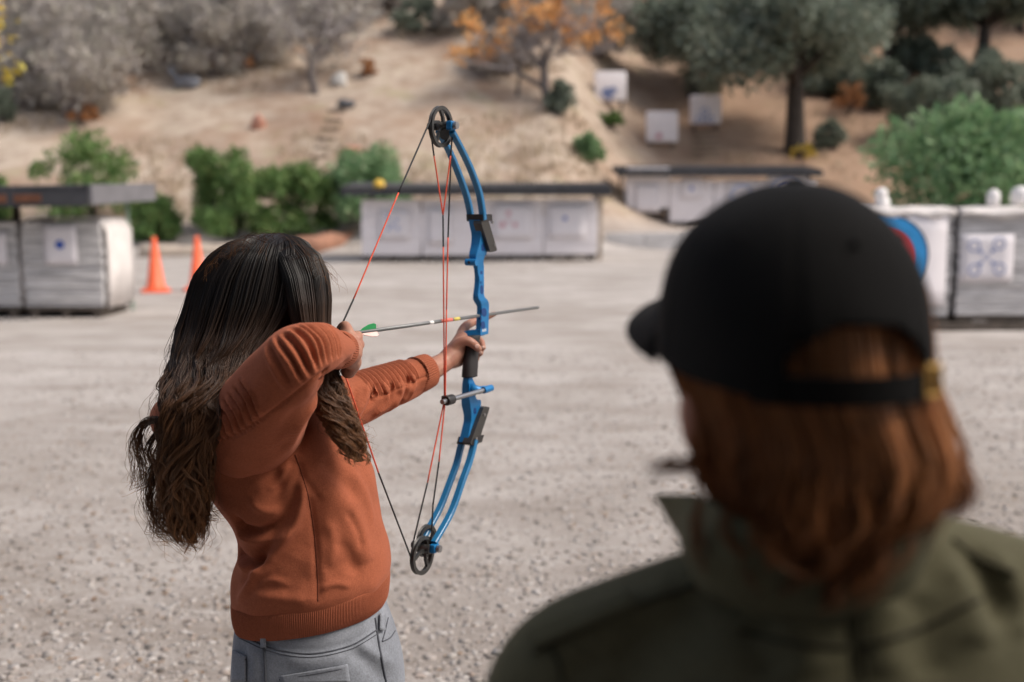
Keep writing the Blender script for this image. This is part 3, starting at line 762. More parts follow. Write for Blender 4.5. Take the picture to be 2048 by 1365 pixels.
paper(1362, 358, 1405, 398, DR - 0.04, 'white paper with a small blue dot in the farther shelter', [(1383, 377, 4, 0, 'ink_blue')])
paper(1455, 362, 1512, 430, DR - 0.04, 'white paper with a blue ring above the left side of the cap', [(1484, 392, 22, 17, 'ink_paleblue')])
paper(1535, 350, 1612, 420, DR - 0.04, 'white paper with blue rings behind the top of the cap', [(1572, 385, 30, 24, 'ink_paleblue'), (1572, 385, 16, 11, 'ink_blue')])
# --- near right butts
DN = 12.6
zn = Zv(424, DN)
butt(X(1640, DN), X(1903, DN), zn, DN, 0.9, 'tall grey butt with the large target beside the cap', 22, 'foam', None, 31, 'near butts on the right', 0.16)
butt(X(1916, DN), X(2185, DN), zn, DN, 0.9, 'grey layered butt at the right picture edge', 22, 'foam', None, 32, 'near butts on the right', 0.16)
br = obj('base_board', MB().rbox((X(1915, DN), DN - 0.07, 0.05), (X(2200, DN) - X(1600, DN), 0.10, 0.09), None, 0.01), M['timber']); tag(br, 'dark board along the foot of the near right butts', 'board')
paper(1660, 430, 1888, 612, DN - 0.04, 'big white paper with blue, red and gold rings beside the cap', [(1775, 512, 82, 0, 'ink_black'), (1775, 512, 78, 0, 'ink_sky'), (1775, 512, 52, 0, 'ink_red'), (1775, 512, 27, 0, 'ink_gold')])
s5 = []
for (u, v) in ((1948, 492), (1998, 488), (1948, 540), (1998, 538), (1972, 515)):
    s5 += [(u, v, 12.5, 9.5, 'ink_mid')] if u != 1972 else [(u, v, 5, 3, 'ink_mid')]
for (u, v) in ((1960, 504), (1984, 502), (1960, 527), (1984, 526)): s5.append((u, v, 4.2, 0, 'ink_mid'))
paper(1922, 468, 2024, 565, DN - 0.04, 'white paper with five pale blue ring spots at the right', s5)
# folded white sheets lying over the butt tops
for k, (ua, ub, lab) in enumerate([(1700, 1905, 'white cloth folded over the top of the near left butt'), (1912, 2180, 'white cloth folded over the top of the butt at the right edge')]):
    mb = MB(); r = random.Random(k + 5); n = 26; G_ = []
    for j, (yy, zz) in enumerate([(DN - 0.06, zn - 0.05), (DN - 0.05, zn + 0.012), (DN + 0.06, zn + 0.04), (DN + 0.5, zn + 0.045), (DN + 0.95, zn + 0.02)]):
        G_.append([Vector((X(ua, DN) + (X(ub, DN) - X(ua, DN)) * i / n, yy + r.uniform(-0.006, 0.006), zz + 0.02 * math.sin(i * 0.55 + j) + r.uniform(-0.008, 0.008))) for i in range(n + 1)])
    mb.grid(G_, closed=False, cap0=False, cap1=False); o = obj('cover_cloth', mb, M['wrap'], None, True); tag(o, lab, 'cloth', 'cloths over the near butts')
    s = o.modifiers.new('s', 'SOLIDIFY'); s.thickness = 0.012
M['white_plastic'] = mat('white_plastic', (0.80, 0.77, 0.75), 0.5, 0.06, 5)
def lathe(prof, c, n=16):
    mb = MB(); mb.grid([[Vector((c[0] + r * math.cos(2 * math.pi * k / n), c[1] + r * math.sin(2 * math.pi * k / n), c[2] + z)) for k in range(n)] for (r, z) in prof]); return mb
for (u, v0, wpx, hpx, lab) in [(1986, 416, 26, 34, 'white rounded container on top of the right edge butt'), (2040, 414, 38, 38, 'wider white rounded container at the right edge'), (1764, 424, 30, 28, 'lower white lump beside the cap on the near butt'), ]:
    c = P(u, v0 - 4, DN + 0.35); k = DN / FPX; r_ = wpx * k / 2; hh = hpx * k
    o = obj('white_container', lathe([(r_ * 0.8, 0), (r_, hh * 0.12), (r_, hh * 0.62), (r_ * 0.8, hh * 0.84), (r_ * 0.35, hh * 0.96), (r_ * 0.1, hh)], c), M['white_plastic'], None, True); tag(o, lab, 'container', 'white containers on the butt tops')
c = P(1762, 402, DN + 0.35); k = DN / FPX
o = obj('white_container', lathe([(6 * k, 0), (12 * k, 4 * k), (13 * k, 16 * k), (9 * k, 24 * k), (2 * k, 27 * k)], c), M['white_plastic'], None, True); tag(o, 'upper white lump stacked beside the cap on the near butt', 'container', 'white containers on the butt tops')

# --- targets up on the slope
for k, (u, v, wp, hp, lab, marks) in enumerate([
    (1220, 216, 62, 58, 'white hill target with blue mark, highest and leftmost of three', [(1214, 186, 10, 0, 'ink_mid'), (1226, 181, 7, 0, 'ink_mid'), (1220, 196, 5, 0, 'ink_mid')]),
    (1323, 297, 62, 60, 'plain white hill target, lowest of three', [(1318, 272, 6, 0, 'ink_palered')]),
    (1410, 260, 60, 56, 'white hill target with grey spots, rightmost of three', [(1400, 240, 8, 5, 'ink_paleblue'), (1420, 240, 8, 5, 'ink_paleblue'), (1410, 224, 8, 5, 'ink_paleblue')])]):
    g = G(u, v, 25); kk = g.y / FPX; t = thing('hill_target', lab, 'target', g, 'white targets on the hillside')
    w, h = wp * kk, hp * kk; r = random.Random(k)
    c = g + Vector((0, 0, 0.22 + h / 2)); rot = Matrix.Rotation(R(-8 + 4 * k), 3, 'X')
    obj('block', MB().rbox(c, (w, 0.35, h), rot, 0.06), M['foam_white'], t, True)
    for sx_ in (-1, 1): obj('leg', MB().rbox(g + Vector((sx_ * w * 0.36, 0.02, 0.10)), (0.09, 0.2, 0.5), None, 0.01), M['timber'], t)
    for q, (mu_, mv, ro, ri, mm) in enumerate(marks):
        dd = g.y - 0.26 - 0.004 * q; p = P(mu_, mv, dd); obj('printed_ring', disc(MB(), (p.x, p.z), ro * kk, ri * kk, dd), M[mm], t)
# timber steps in the slope
for (u, v0, v1, n, wp, lab) in [(1412, 318, 270, 5, 54, 'timber edged steps below the rightmost hill target'), (640, 316, 225, 6, 34, 'worn timber steps climbing the pale slope at left')]:
    p0 = G(u, v0, 25); t = thing('hill_steps', lab, 'steps', p0, None)
    for i in range(n):
        g = G(u + (40 if u < 1000 else 0) * i / n, v0 + (v1 - v0) * i / (n - 1), 25); kk = g.y / FPX
        obj('step', MB().rbox(g + Vector((0, 0, 0.03)), (wp * kk, 0.14, 0.10), None, 0.015), M['step_wood'], t)
# animal shaped foam target on the slope, upper left
g = G(372, 176, 25); kk = g.y / FPX
t = thing('animal_target', 'grey lying animal shaped foam target on the upper left slope', 'target', g)
ab = MB()
ab.tube([g + Vector((x * kk, 0, z * kk)) for x, z in ((-18, 10), (-8, 13), (8, 13), (22, 11), (28, 8))], [8 * kk, 11 * kk, 12 * kk, 11 * kk, 5 * kk], 10)
ab.tube([g + Vector((x * kk, -0.05, z * kk)) for x, z in ((-14, 12), (-22, 26), (-27, 32))], [7 * kk, 6 * kk, 6 * kk], 8)
ab.tube([g + Vector((x * kk, -0.06, z * kk)) for x, z in ((-25, 32), (-36, 28))], [6 * kk, 3 * kk], 8)
for sx_ in (-24, -28): ab.tube([g + Vector((sx_ * kk, -0.05, 36 * kk)), g + Vector(((sx_ - 1) * kk, -0.05, 44 * kk))], [2.4 * kk, 0.6 * kk], 6)
for sx_ in (-14, -4, 12, 22): ab.tube([g + Vector((sx_ * kk, -0.12, 7 * kk)), g + Vector(((sx_ - 6) * kk, -0.2, 1 * kk))], [3.5 * kk, 2.5 * kk], 6)
V_, F_ = remesh(ab, 1.2 * kk, 4); obj('body', (V_, F_), mat('grey_foam_animal', (0.20, 0.21, 0.24), 0.85, 0.4, 4), t, True)
# small things on the slope
def rock(u, v, wp, hp, m, name, label, cat, sd):
    g = G(u, v, 25); kk = g.y / FPX; mb = MB().ball(g + Vector((0, 0, hp * kk * 0.35)), (wp * kk / 2, wp * kk / 2.4, hp * kk * 0.6), 12, 8)
    mb.v = [tuple(Vector(p) + Vector((mnoise.noise(Vector(p) * 3.1 + Vector((sd, 0, 0))), mnoise.noise(Vector(p) * 3.1 + Vector((0, sd, 0))), mnoise.noise(Vector(p) * 3.1 + Vector((0, 0, sd))))) * hp * kk * 0.35) for p in mb.v]
    tag(obj(name, mb, m, None, True), label, cat)
M['rock_dark'] = mat('dark_rock', (0.10, 0.10, 0.11), 0.9, 0.3, 4, bscale=15); M['rock_pale'] = mat('pale_rock', (0.55, 0.53, 0.50), 0.9, 0.2, 4, bscale=15); M['rock_red'] = mat('red_rock', (0.50, 0.25, 0.18), 0.9, 0.3, 4, bscale=15)
rock(692, 216, 36, 20, M['rock_dark'], 'dark_rock', 'dark flat rock below the bare tree on the slope', 'rock', 1)
rock(680, 170, 34, 28, M['rock_pale'], 'pale_rock', 'pale rock right of the bare tree trunk', 'rock', 2)
rock(519, 258, 34, 28, M['rock_red'], 'reddish_rock', 'small reddish rock in the middle of the pale slope', 'rock', 3)
rock(702, 306, 40, 18, M['rock_red'], 'reddish_rock', 'reddish rock just above the bright green bush', 'rock', 4)
# logs behind the cones
def log(a, b, r0, m, label):
    mb = MB(); n = 10; q = random.Random(int(a.x * 100)); pts = [a.lerp(b, i / n) + Vector((0, 0, q.uniform(-0.02, 0.02))) for i in range(n + 1)]
    mb.tube(pts, [r0 * q.uniform(0.9, 1.1) for _ in pts], 14); tag(obj('fallen_log', mb, m, None, True), label, 'log', 'logs edging the yard')
M['log_red'] = mat('reddish_log', (0.34, 0.17, 0.11), 0.9, 0.3, 3, bscale=18, bstr=0.5, bdist=0.02)
def PG(u, v, z):                      # point on the line of sight at height z above the yard
    d = ray(u, v); k = (z - CAMZ) / d.z; return Vector((d.x * k, d.y * k, z))
log(PG(585, 498, 0.22), PG(729, 478, 0.30), 0.27, M['log_red'], 'thick reddish log lying left of the middle shelter')
log(PG(278, 505, 0.14), PG(590, 500, 0.14), 0.19, M['timber_pale'], 'long pale log behind the traffic cones')
# traffic cones
M['cone'] = mat('cone_orange', (0.95, 0.16, 0.06), 0.5, 0.08, 5)
def cone(u, vb, hpx, label, first=None):
    p = PG(u, vb - 6, 0.0); k = p.y / FPX; h = hpx * k
    t = thing('traffic_cone', label, 'cone', (p.x, p.y, hgt(p.x, p.y)), 'orange traffic cones')
    c = Vector((p.x, p.y, hgt(p.x, p.y)))
    obj('cone_base', MB().rbox(c + Vector((0, 0, 0.022)), (0.44, 0.44, 0.044), Matrix.Rotation(0.3, 3, 'Z'), 0.02), M['cone'], t, True)
    obj('cone_body', lathe([(0.165, 0.04), (0.16, 0.075), (0.138, 0.09), (0.036, h - 0.03), (0.032, h), (0.024, h)], c, 24), M['cone'], t, True)
    return t
cone(312, 590, 110, 'orange traffic cone left of the archer, fully visible')
cone(397, 588, 108, 'orange traffic cone half hidden behind the archer\'s hair')
# concrete edging of the terrace
ORD = ['first', 'second', 'third', 'fourth', 'fifth', 'sixth', 'seventh', 'eighth', 'ninth']
e0, e1 = X(1212, 31.0), X(1900, 31.0)
for k in range(9):
    xa = e0 + (e1 - e0) * k / 9; xb = e0 + (e1 - e0) * (k + 1) / 9 - 0.015
    o = obj('edging_block', MB().rbox(((xa + xb) / 2, 31.0, 0.22), (xb - xa, 0.18, 0.5), None, 0.015), M['foam']); tag(o, ORD[k] + ' concrete block from the left in the edging before the farther shelter', 'block', 'edging blocks of the terrace')
# ------------------------------------------------------------------ compound bow and arrow
NOCK = P(702, 668, 2.05); TIP = P(1072, 616, 2.71)
AH = Vector((TIP.x - NOCK.x, TIP.y - NOCK.y, 0)).normalized(); LAT = Vector((AH.y, -AH.x, 0)); UP = Vector((0, 0, 1))
def BP(u, v, l=0.0):                # point of the bow's own plane (shifted sideways by l) seen at (u, v)
    d = ray(u, v); o = NOCK + LAT * l; t = (o - CAMLOC).dot(LAT) / d.dot(LAT); return CAMLOC + d * t
def paint(name, col, rough, metal=0.0, coat=0.0):
    m = mat(name, col, rough, 0.06, 30, bscale=300, bstr=0.05, bdist=0.0005, metal=metal)
    m.node_tree.nodes['Principled BSDF'].inputs['Coat Weight'].default_value = coat; return m
M['bow_blue'] = paint('anodised_blue', (0.008, 0.175, 0.43), 0.38, 0.2)
M['limb_blue'] = paint('limb_blue', (0.008, 0.155, 0.34), 0.35, 0.0, 0.2)
M['blue_dark'] = paint('recess_shade_blue', (0.004, 0.05, 0.20), 0.5, 0.2)
M['black_plastic'] = paint('black_plastic', (0.018, 0.016, 0.016), 0.45)
M['grip_rubber'] = paint('grip_rubber', (0.022, 0.018, 0.018), 0.7)
M['gunmetal'] = paint('gunmetal', (0.07, 0.068, 0.065), 0.35, 0.6)
M['steel'] = paint('steel_rod', (0.35, 0.35, 0.36), 0.3, 0.9)
M['carbon'] = paint('arrow_shaft', (0.17, 0.175, 0.175), 0.4, 0.3)
M['string_red'] = mat('string_red', (0.72, 0.085, 0.035), 0.6, 0.2, 60)
M['string_black'] = mat('string_black', (0.012, 0.011, 0.012), 0.6, 0.2, 60)
M['fletch_green'] = mat('fletch_green', (0.02, 0.33, 0.10), 0.5, 0.25, 40)
M['fletch_pink'] = mat('fletch_pink', (0.85, 0.55, 0.50), 0.5, 0.12, 40)
M['label_red'] = mat('label_red', (0.65, 0.16, 0.12), 0.5, 0.1, 40); M['label_yellow'] = mat('label_yellow', (0.62, 0.50, 0.10), 0.5, 0.1, 40); M['label_white'] = mat('label_white', (0.75, 0.75, 0.73), 0.5, 0.1, 40)

gp = BP(937, 705)
bow = thing('compound_bow', 'blue compound bow with red strings held at full draw by the archer', 'bow', (gp.x, gp.y, hgt(gp.x, gp.y)))
def station(v, ua, ub, uc, lc=None, dv=0):
    wl = max(0.006, (ub - ua) / 812.0); ds = max(0.008, (uc - ub) / 432.0)
    l0 = -wl / 2 if lc is None else lc
    a = BP(ua, v, l0); return [a, a + LAT * wl, a + LAT * wl + AH * ds, a + AH * ds]
def rloft(st, sub=4, bev=0.16):       # four-cornered section with chamfered corners, lofted
    K = catmull([[c for p in s for c in p] for s in st], sub * (len(st) - 1) + 1)
    mb = MB(); G_ = []
    for row in K:
        q = [Vector(row[3 * i:3 * i + 3]) for i in range(4)]; ring = []
        for i in range(4):
            p, pn, pp = q[i], q[(i + 1) % 4], q[i - 1]
            e = min(0.0022, bev * min((p - pn).length, (p - pp).length))
            ring += [p + (pp - p).normalized() * e, p + ((pp - p).normalized() + (pn - p).normalized()) * e * 0.3, p + (pn - p).normalized() * e]
        G_.append(ring)
    mb.grid(G_); return mb
up = rloft([station(*s) for s in [(440, 936, 960, 974), (455, 939, 962, 974), (472, 942, 962, 974), (490, 941, 959, 974), (504, 938, 955, 974), (512, 937, 952.5, 973)]])
up2 = rloft([station(*s) for s in [(509, 938, 952, 971), (516, 938, 952, 969), (524, 941, 953, 967), (534, 946, 955, 968), (545, 948, 956, 968), (560, 948.5, 959, 968.5), (578, 947, 957.5, 968.5), (592, 945, 956, 968)]])
up3 = rloft([station(*s) for s in [(588, 945.5, 956, 968), (596, 945, 957, 970), (602, 946.5, 960, 975), (608, 950, 962.5, 978), (616, 953, 963.5, 978.5), (640, 952, 962.5, 978), (660, 951, 961.5, 977.5), (671, 950, 961, 977)]])
lo1 = rloft([station(*s) for s in [(748, 925.5, 940, 949), (758, 925, 938, 946), (770, 923.5, 937, 949), (785, 923, 938, 951), (798, 922, 939, 952), (808, 922, 941, 958)]])
lo2 = rloft([station(*s) for s in [(805, 922, 941, 961), (814, 923, 941.5, 962), (828, 926, 943, 958), (842, 926.5, 943, 953), (858, 923, 940, 949), (884, 917, 936, 946)]])
riser_top = obj('riser', up3, M['bow_blue'], bow); tag(riser_top)
obj('riser', up, M['bow_blue'], bow); obj('riser', up2, M['bow_blue'], bow); obj('riser', lo1, M['bow_blue'], bow); rl = obj('riser', lo2, M['bow_blue'], bow)
# dark blue plates painting the shade of cut-outs in the right hand face
def cutout_shade(u, v, wu, hv, par, l=0.0, poly=None):
    pts = []; n = 18
    for k in range(n):
        a = 2 * math.pi * k / n; c, s = math.cos(a), math.sin(a)
        e = 0.75; pts.append((u + wu * math.copysign(abs(c) ** e, c) + 0.12 * wu * s, v + hv * math.copysign(abs(s) ** e, s)))
    q = [BP(a, b, l) for a, b in pts]
    obj('cut_out_shade', MB().prism([p + LAT * 0.0004 for p in q], -LAT * 0.004), M['blue_dark'], par)
def face_l(ua, ub): return max(0.006, (ub - ua) / 812.0) / 2
for (u, v, wu, hv, ua, ub) in [(968, 625, 5.0, 8.5, 953, 963.5), (966, 651, 4.0, 8.0, 951.5, 962), (962, 637.5, 1.4, 3, 952, 962.5), (963, 552, 2.6, 10, 948, 956), (963.5, 580, 3.0, 9.0, 947, 957.5), (962, 565.5, 1.2, 2.6, 948, 959), (966, 495, 3.0, 7.5, 940.5, 958.5), (950, 822, 2.6, 6.0, 924, 942)]:
    cutout_shade(u, v, wu, hv, riser_top, face_l(ua, ub))
# three small printed marks at the foot of the sight window
q0 = BP(965.5, 661.5, face_l(951, 961.5) + 0.0004)
for k in range(3): obj('printed_letter', MB().box(q0 + AH * (0.0065 * k) , (0.0006, 0.0030, 0.0060), Matrix.Rotation(math.atan2(AH.y, AH.x) - math.pi / 2, 3, 'Z')), M['label_white'], riser_top)
# round boss, shelf
kb = BP(943, 525, 0.0); obj('boss', MB().tube([kb - LAT * 0.013, kb + LAT * 0.013], 0.0075, 18), M['bow_blue'], bow, False)
obj('boss_hole', MB().tube([kb - AH * 0.0085 + LAT * -0.002, kb - AH * 0.0070 + LAT * -0.002], 0.003, 12), M['black_plastic'], bow)
s0 = BP(922, 665, -0.036); s1 = BP(962, 664, 0.006); sh = MB()
shp = [BP(920, 664, -0.036), BP(951, 660, -0.004), BP(961, 660, 0.007), BP(961, 671, 0.007), BP(951, 675, -0.004), BP(938, 674.5, -0.016), BP(921, 669, -0.036)]
sh.prism(shp, AH * 0.034); obj('arrow_shelf', sh, M['bow_blue'], bow)
# grip
gl = catmull([list(BP(943, 673)) + [0.0115, 0.017], list(BP(940, 690)) + [0.0118, 0.0185], list(BP(937.5, 712)) + [0.0125, 0.0195], list(BP(935, 735)) + [0.0138, 0.0205], list(BP(933.5, 755)) + [0.0145, 0.0200]], 24)
gm = MB(); gg = []
for r_ in gl:
    c = Vector(r_[:3]) + AH * 0.012; gg.append([c + LAT * (r_[3] * math.copysign(abs(math.cos(a)) ** 0.8, math.cos(a))) + AH * (r_[4] * math.copysign(abs(math.sin(a)) ** 0.8, math.sin(a))) for a in [2 * math.pi * k / 24 for k in range(24)]])
gm.grid(gg); obj('grip', gm, M['grip_rubber'], bow, True)
# limb pockets
def pocket(pix, shell, sgn):
    a = [BP(u, v, -0.019) for u, v in pix]; b = [p + LAT * 0.040 for p in a]
    mb = MB(); mb.add(a + b + [p + AH * 0.03 for p in a] + [p + AH * 0.03 for p in b], [(0,1,5,4),(1,3,7,5),(3,2,6,7),(2,0,4,6)] if False else [])
    mb.prism([a[0], a[1], a[1] + LAT * 0.04, a[0] + LAT * 0.04], AH * 0.042); pk = obj('limb_pocket', mb, M['black_plastic'], bow)
    sb = MB(); c = [BP(u, v, 0.020) for u, v in shell]
    ctr = sum(c, Vector()) / 4
    pl = []
    for i in range(4):
        p, pn, pp = c[i], c[(i + 1) % 4], c[i - 1]
        pl += [p + (pp - p).normalized() * 0.004, p + (pn - p).normalized() * 0.004]
    sb.prism(pl, -LAT * 0.020)
    obj('pocket_shell', sb, M['gunmetal'], pk)
pocket([(933.5, 443), (932.5, 429)], [(962, 445), (974, 430), (983, 431), (995, 497), (993, 504), (980, 505)][0:1] + [(974, 430), (995, 502), (981, 505)], 1)
pocket([(913, 888), (917, 874)], [(940, 889), (968, 813), (980, 815), (955, 892)], -1)
# limbs
def limb(pix, l):
    K = catmull([list(BP(u, v, l)) for u, v in pix], 28); pts = [Vector(k) for k in K]; fr = frames(pts, AH); mb = MB(); G_ = []
    for i, (p, (t, a, b)) in enumerate(zip(pts, fr)):
        th = 0.0062 - 0.0016 * i / 27; w = 0.0068; n = t.cross(LAT).normalized()
        G_.append([p + LAT * x * w + n * y * th for x, y in ((-1, -0.7), (-0.8, -1), (0.8, -1), (1, -0.7), (1, 0.7), (0.8, 1), (-0.8, 1), (-1, 0.7))])
    mb.grid(G_); return obj('limb', mb, M['limb_blue'], bow)
limb([(966, 440), (964, 418), (957, 382), (941, 338), (923, 300), (904, 264)], 0.017)
limb([(942, 440), (939, 418), (931, 386), (915, 342), (897, 300), (877, 262)], -0.017)
limb([(949, 880), (945, 900), (937, 928), (925, 961), (902, 1025), (868, 1086)], 0.017)
limb([(925, 880), (920, 900), (913, 928), (900, 964), (878, 1020), (846, 1077)], -0.017)
# wheels
def wheel(u, v, rad, l, spokes, ph, axle_uv, hub=0.010):
    c = BP(u, v, l); e1, e2 = AH, UP; ax = BP(axle_uv[0], axle_uv[1], l)
    mb = MB(); n = 48; prof = [(rad, -0.0045), (rad - 0.0022, -0.0012), (rad - 0.0022, 0.0012), (rad, 0.0045), (rad - 0.0075, 0.0045), (rad - 0.0085, 0.003), (rad - 0.0085, -0.003), (rad - 0.0075, -0.0045)]
    G_ = [[c + (e1 * math.cos(2 * math.pi * k / n) + e2 * math.sin(2 * math.pi * k / n)) * r_ + LAT * w for (r_, w) in prof] for k in range(n)]
    G_.append(G_[0]); mb.grid(G_, cap0=False, cap1=False)
    w = obj('wheel', mb, M['gunmetal'], bow, False); sp = MB()
    for k in range(spokes):
        a = ph + 2 * math.pi * k / spokes; p = c + (e1 * math.cos(a) + e2 * math.sin(a)) * (rad - 0.006)
        tn = (p - ax).normalized(); sd = tn.cross(LAT).normalized(); m_ = ax.lerp(p, 0.5) + sd * 0.004
        sp2 = [ax, m_, p]
        for a_, b_ in zip(sp2[:-1], sp2[1:]):
            t2 = (b_ - a_).normalized(); s2 = t2.cross(LAT).normalized() * 0.0032
            sp.prism([a_ - s2 - LAT * 0.003, b_ - s2 - LAT * 0.003, b_ + s2 - LAT * 0.003, a_ + s2 - LAT * 0.003], LAT * 0.006)
    obj('spokes', sp, M['gunmetal'], w)
    obj('hub', MB().tube([ax - LAT * 0.011, ax + LAT * 0.011], hub, 20), M['gunmetal'], w)
    return w
w1 = wheel(882, 254, 0.0415, 0.0, 5, 0.4, (887, 253))
obj('cam_module', MB().tube([BP(889, 270, 0.007), BP(889, 270, 0.011)], 0.010, 24), M['gunmetal'], w1)
w2 = wheel(844.5, 1111, 0.0400, 0.003, 3, 1.1, (852, 1098))
w3 = wheel(853, 1082, 0.034, -0.010, 3, 0.4, (855, 1094), 0.008)
for (u, v) in ((886, 252), (853, 1094)):
    c = BP(u, v, 0.0)
    obj('axle', MB().tube([c - LAT * 0.032, c + LAT * 0.031], 0.0045, 14), M['gunmetal'], bow)
    for s_ in (-1, 1):
        obj('limb_tip_block', MB().rbox(c + LAT * s_ * 0.019, (0.013, 0.020, 0.018), Matrix.Rotation(math.atan2(AH.y, AH.x) - math.pi / 2, 3, 'Z'), 0.003), M['bow_blue'] if s_ > 0 else M['black_plastic'], bow)
        obj('axle_nut', MB().tube([c + LAT * s_ * 0.027, c + LAT * s_ * 0.034], 0.0075, 12), M['steel'] if s_ > 0 else M['black_plastic'], bow)
# string and cables
def cord(name, segs, l=0.0, r_=0.0015):
    pts = [BP(*s[:2], s[2] if len(s) > 2 and not isinstance(s[2], str) else l) for s in segs]
    par = None
    for i in range(len(segs) - 1):
        m_ = M['string_black'] if segs[i][-1] == 'k' else M['string_red']
        a, b = pts[i], pts[i + 1]; e = (b - a).normalized() * 0.0005
        n = 10; P_ = [a.lerp(b, j / n) - (e if j == 0 else e * 0) for j in range(n + 1)]
        o = obj(name, MB().tube(P_, r_ * (1.12 if segs[i][-1] == 'k' else 1.0), 8), m_, bow, True)
cord('bowstring', [(864.5, 232, 'k'), (797, 386, 'r'), (707, 599, 'k'), (674, 671, 'k'), (692, 756, 'r'), (757, 946, 'k'), (823, 1118, 'k')])
cord('cable', [(862, 268, -0.014, 'k'), (868, 312, -0.012, 'r'), (886, 431, 0.0, 'k')]); cord('cable', [(905, 268, 0.014, 'k'), (901, 312, 0.012, 'r'), (886, 431, 0.0, 'k'), (886.5, 494, 0.003, 'r'), (889, 800, 0.016, 'r'), (855, 966, 0.004, 'k'), (828, 1078, 0.0, 'k'), (822, 1112, 0, 'k')])
cord('cable', [(903, 290, 0.010, 'k'), (896, 475, 0.010, 'r'), (893, 620, 0.014, 'r'), (890.5, 800, 0.019, 'r'), (878, 924, 0.014, 'k'), (866, 1010, 0.012, 'k'), (862, 1090, 0.010, 'k')])
# cable guard
ga = BP(977, 778, 0.034); gb = BP(884, 804.5, 0.022)
mt = MB(); mt.tube([ga + AH * 0.012, ga - AH * 0.004 + (gb - ga) * 0.10], 0.0075, 18)
mt.prism([BP(938, 764, 0.012), BP(946, 760, 0.012), BP(952, 772, 0.012), BP(955, 784, 0.012), BP(938, 790, 0.012)], LAT * 0.0002)
cg = obj('cable_guard_mount', mt, M['bow_blue'], bow)
br_ = MB().tube([BP(940, 778, 0.010), BP(957, 781, 0.020), ga + (gb - ga) * 0.03], [0.012, 0.009, 0.0075], 14); obj('mount_arm', br_, M['bow_blue'], cg, True)
rod = obj('cable_guard_rod', MB().tube([ga, gb], 0.0052, 16), M['steel'], bow)
sl0 = ga.lerp(gb, 0.78); sl1 = ga.lerp(gb, 0.92)
sl = obj('cable_slide', MB().tube([sl0, sl0.lerp(sl1, 0.08), sl0.lerp(sl1, 0.92), sl1], [0.0095, 0.0105, 0.0105, 0.0095], 18), M['black_plastic'], bow)
obj('slide_clip', MB().rbox(BP(891, 799, 0.017), (0.012, 0.016, 0.016), Matrix.Rotation(math.atan2(AH.y, AH.x) - math.pi / 2, 3, 'Z'), 0.003), M['black_plastic'], sl)
# arrow
ar = thing('arrow', 'grey arrow with green and pink vanes nocked on the drawn bow', 'arrow', NOCK)
ad = (TIP - NOCK).normalized(); AL = (TIP - NOCK).length
obj('shaft', MB().tube([NOCK - ad * 0.045, TIP], 0.0037, 16), M['carbon'], ar, True)
obj('nock', MB().tube([NOCK - ad * 0.062, NOCK - ad * 0.045], 0.0035, 12), M['fletch_green'], ar)
obj('point', MB().tube([TIP - ad * 0.002, TIP + ad * 0.008, TIP + ad * 0.018], [0.0037, 0.0034, 0.001], 14), M['carbon'], ar, True)
for (t0, t1, mm) in [(0.355, 0.375, 'label_white'), (0.415, 0.475, 'label_red'), (0.482, 0.515, 'label_yellow')]:
    obj('printed_band', MB().tube([NOCK + ad * AL * t0, NOCK + ad * AL * t1], 0.0039, 16), M[mm], ar, True)
for (ang, mm) in ((75, 'fletch_green'), (205, 'fletch_pink'), (-40, 'fletch_pink')):
    n_ = (LAT * math.cos(R(ang)) + ad.cross(LAT).normalized() * -math.sin(R(ang))).normalized()
    if ang == 75 and n_.z < 0: n_ = -n_
    if ang != 75 and n_.z > 0: n_ = -n_
    prof = [(0.028, 0.003), (0.034, 0.008), (0.050, 0.0135), (0.066, 0.0150), (0.074, 0.0125), (0.078, 0.004)]
    bp_ = [NOCK + ad * s + n_ * h for s, h in prof]
    sd_ = ad.cross(n_) * 0.0006
    obj('vane', MB().prism([p - sd_ for p in bp_], sd_ * 2), M[mm], ar)

for (u, v, l) in [(985, 445, 0.0205), (990, 490, 0.0205), (969, 830, 0.0205), (953, 878, 0.0205)]:
    c = BP(u, v, l); obj('pocket_screw', MB().tube([c - LAT * 0.002, c + LAT * 0.0012], 0.0034, 12), M['steel'], bow)
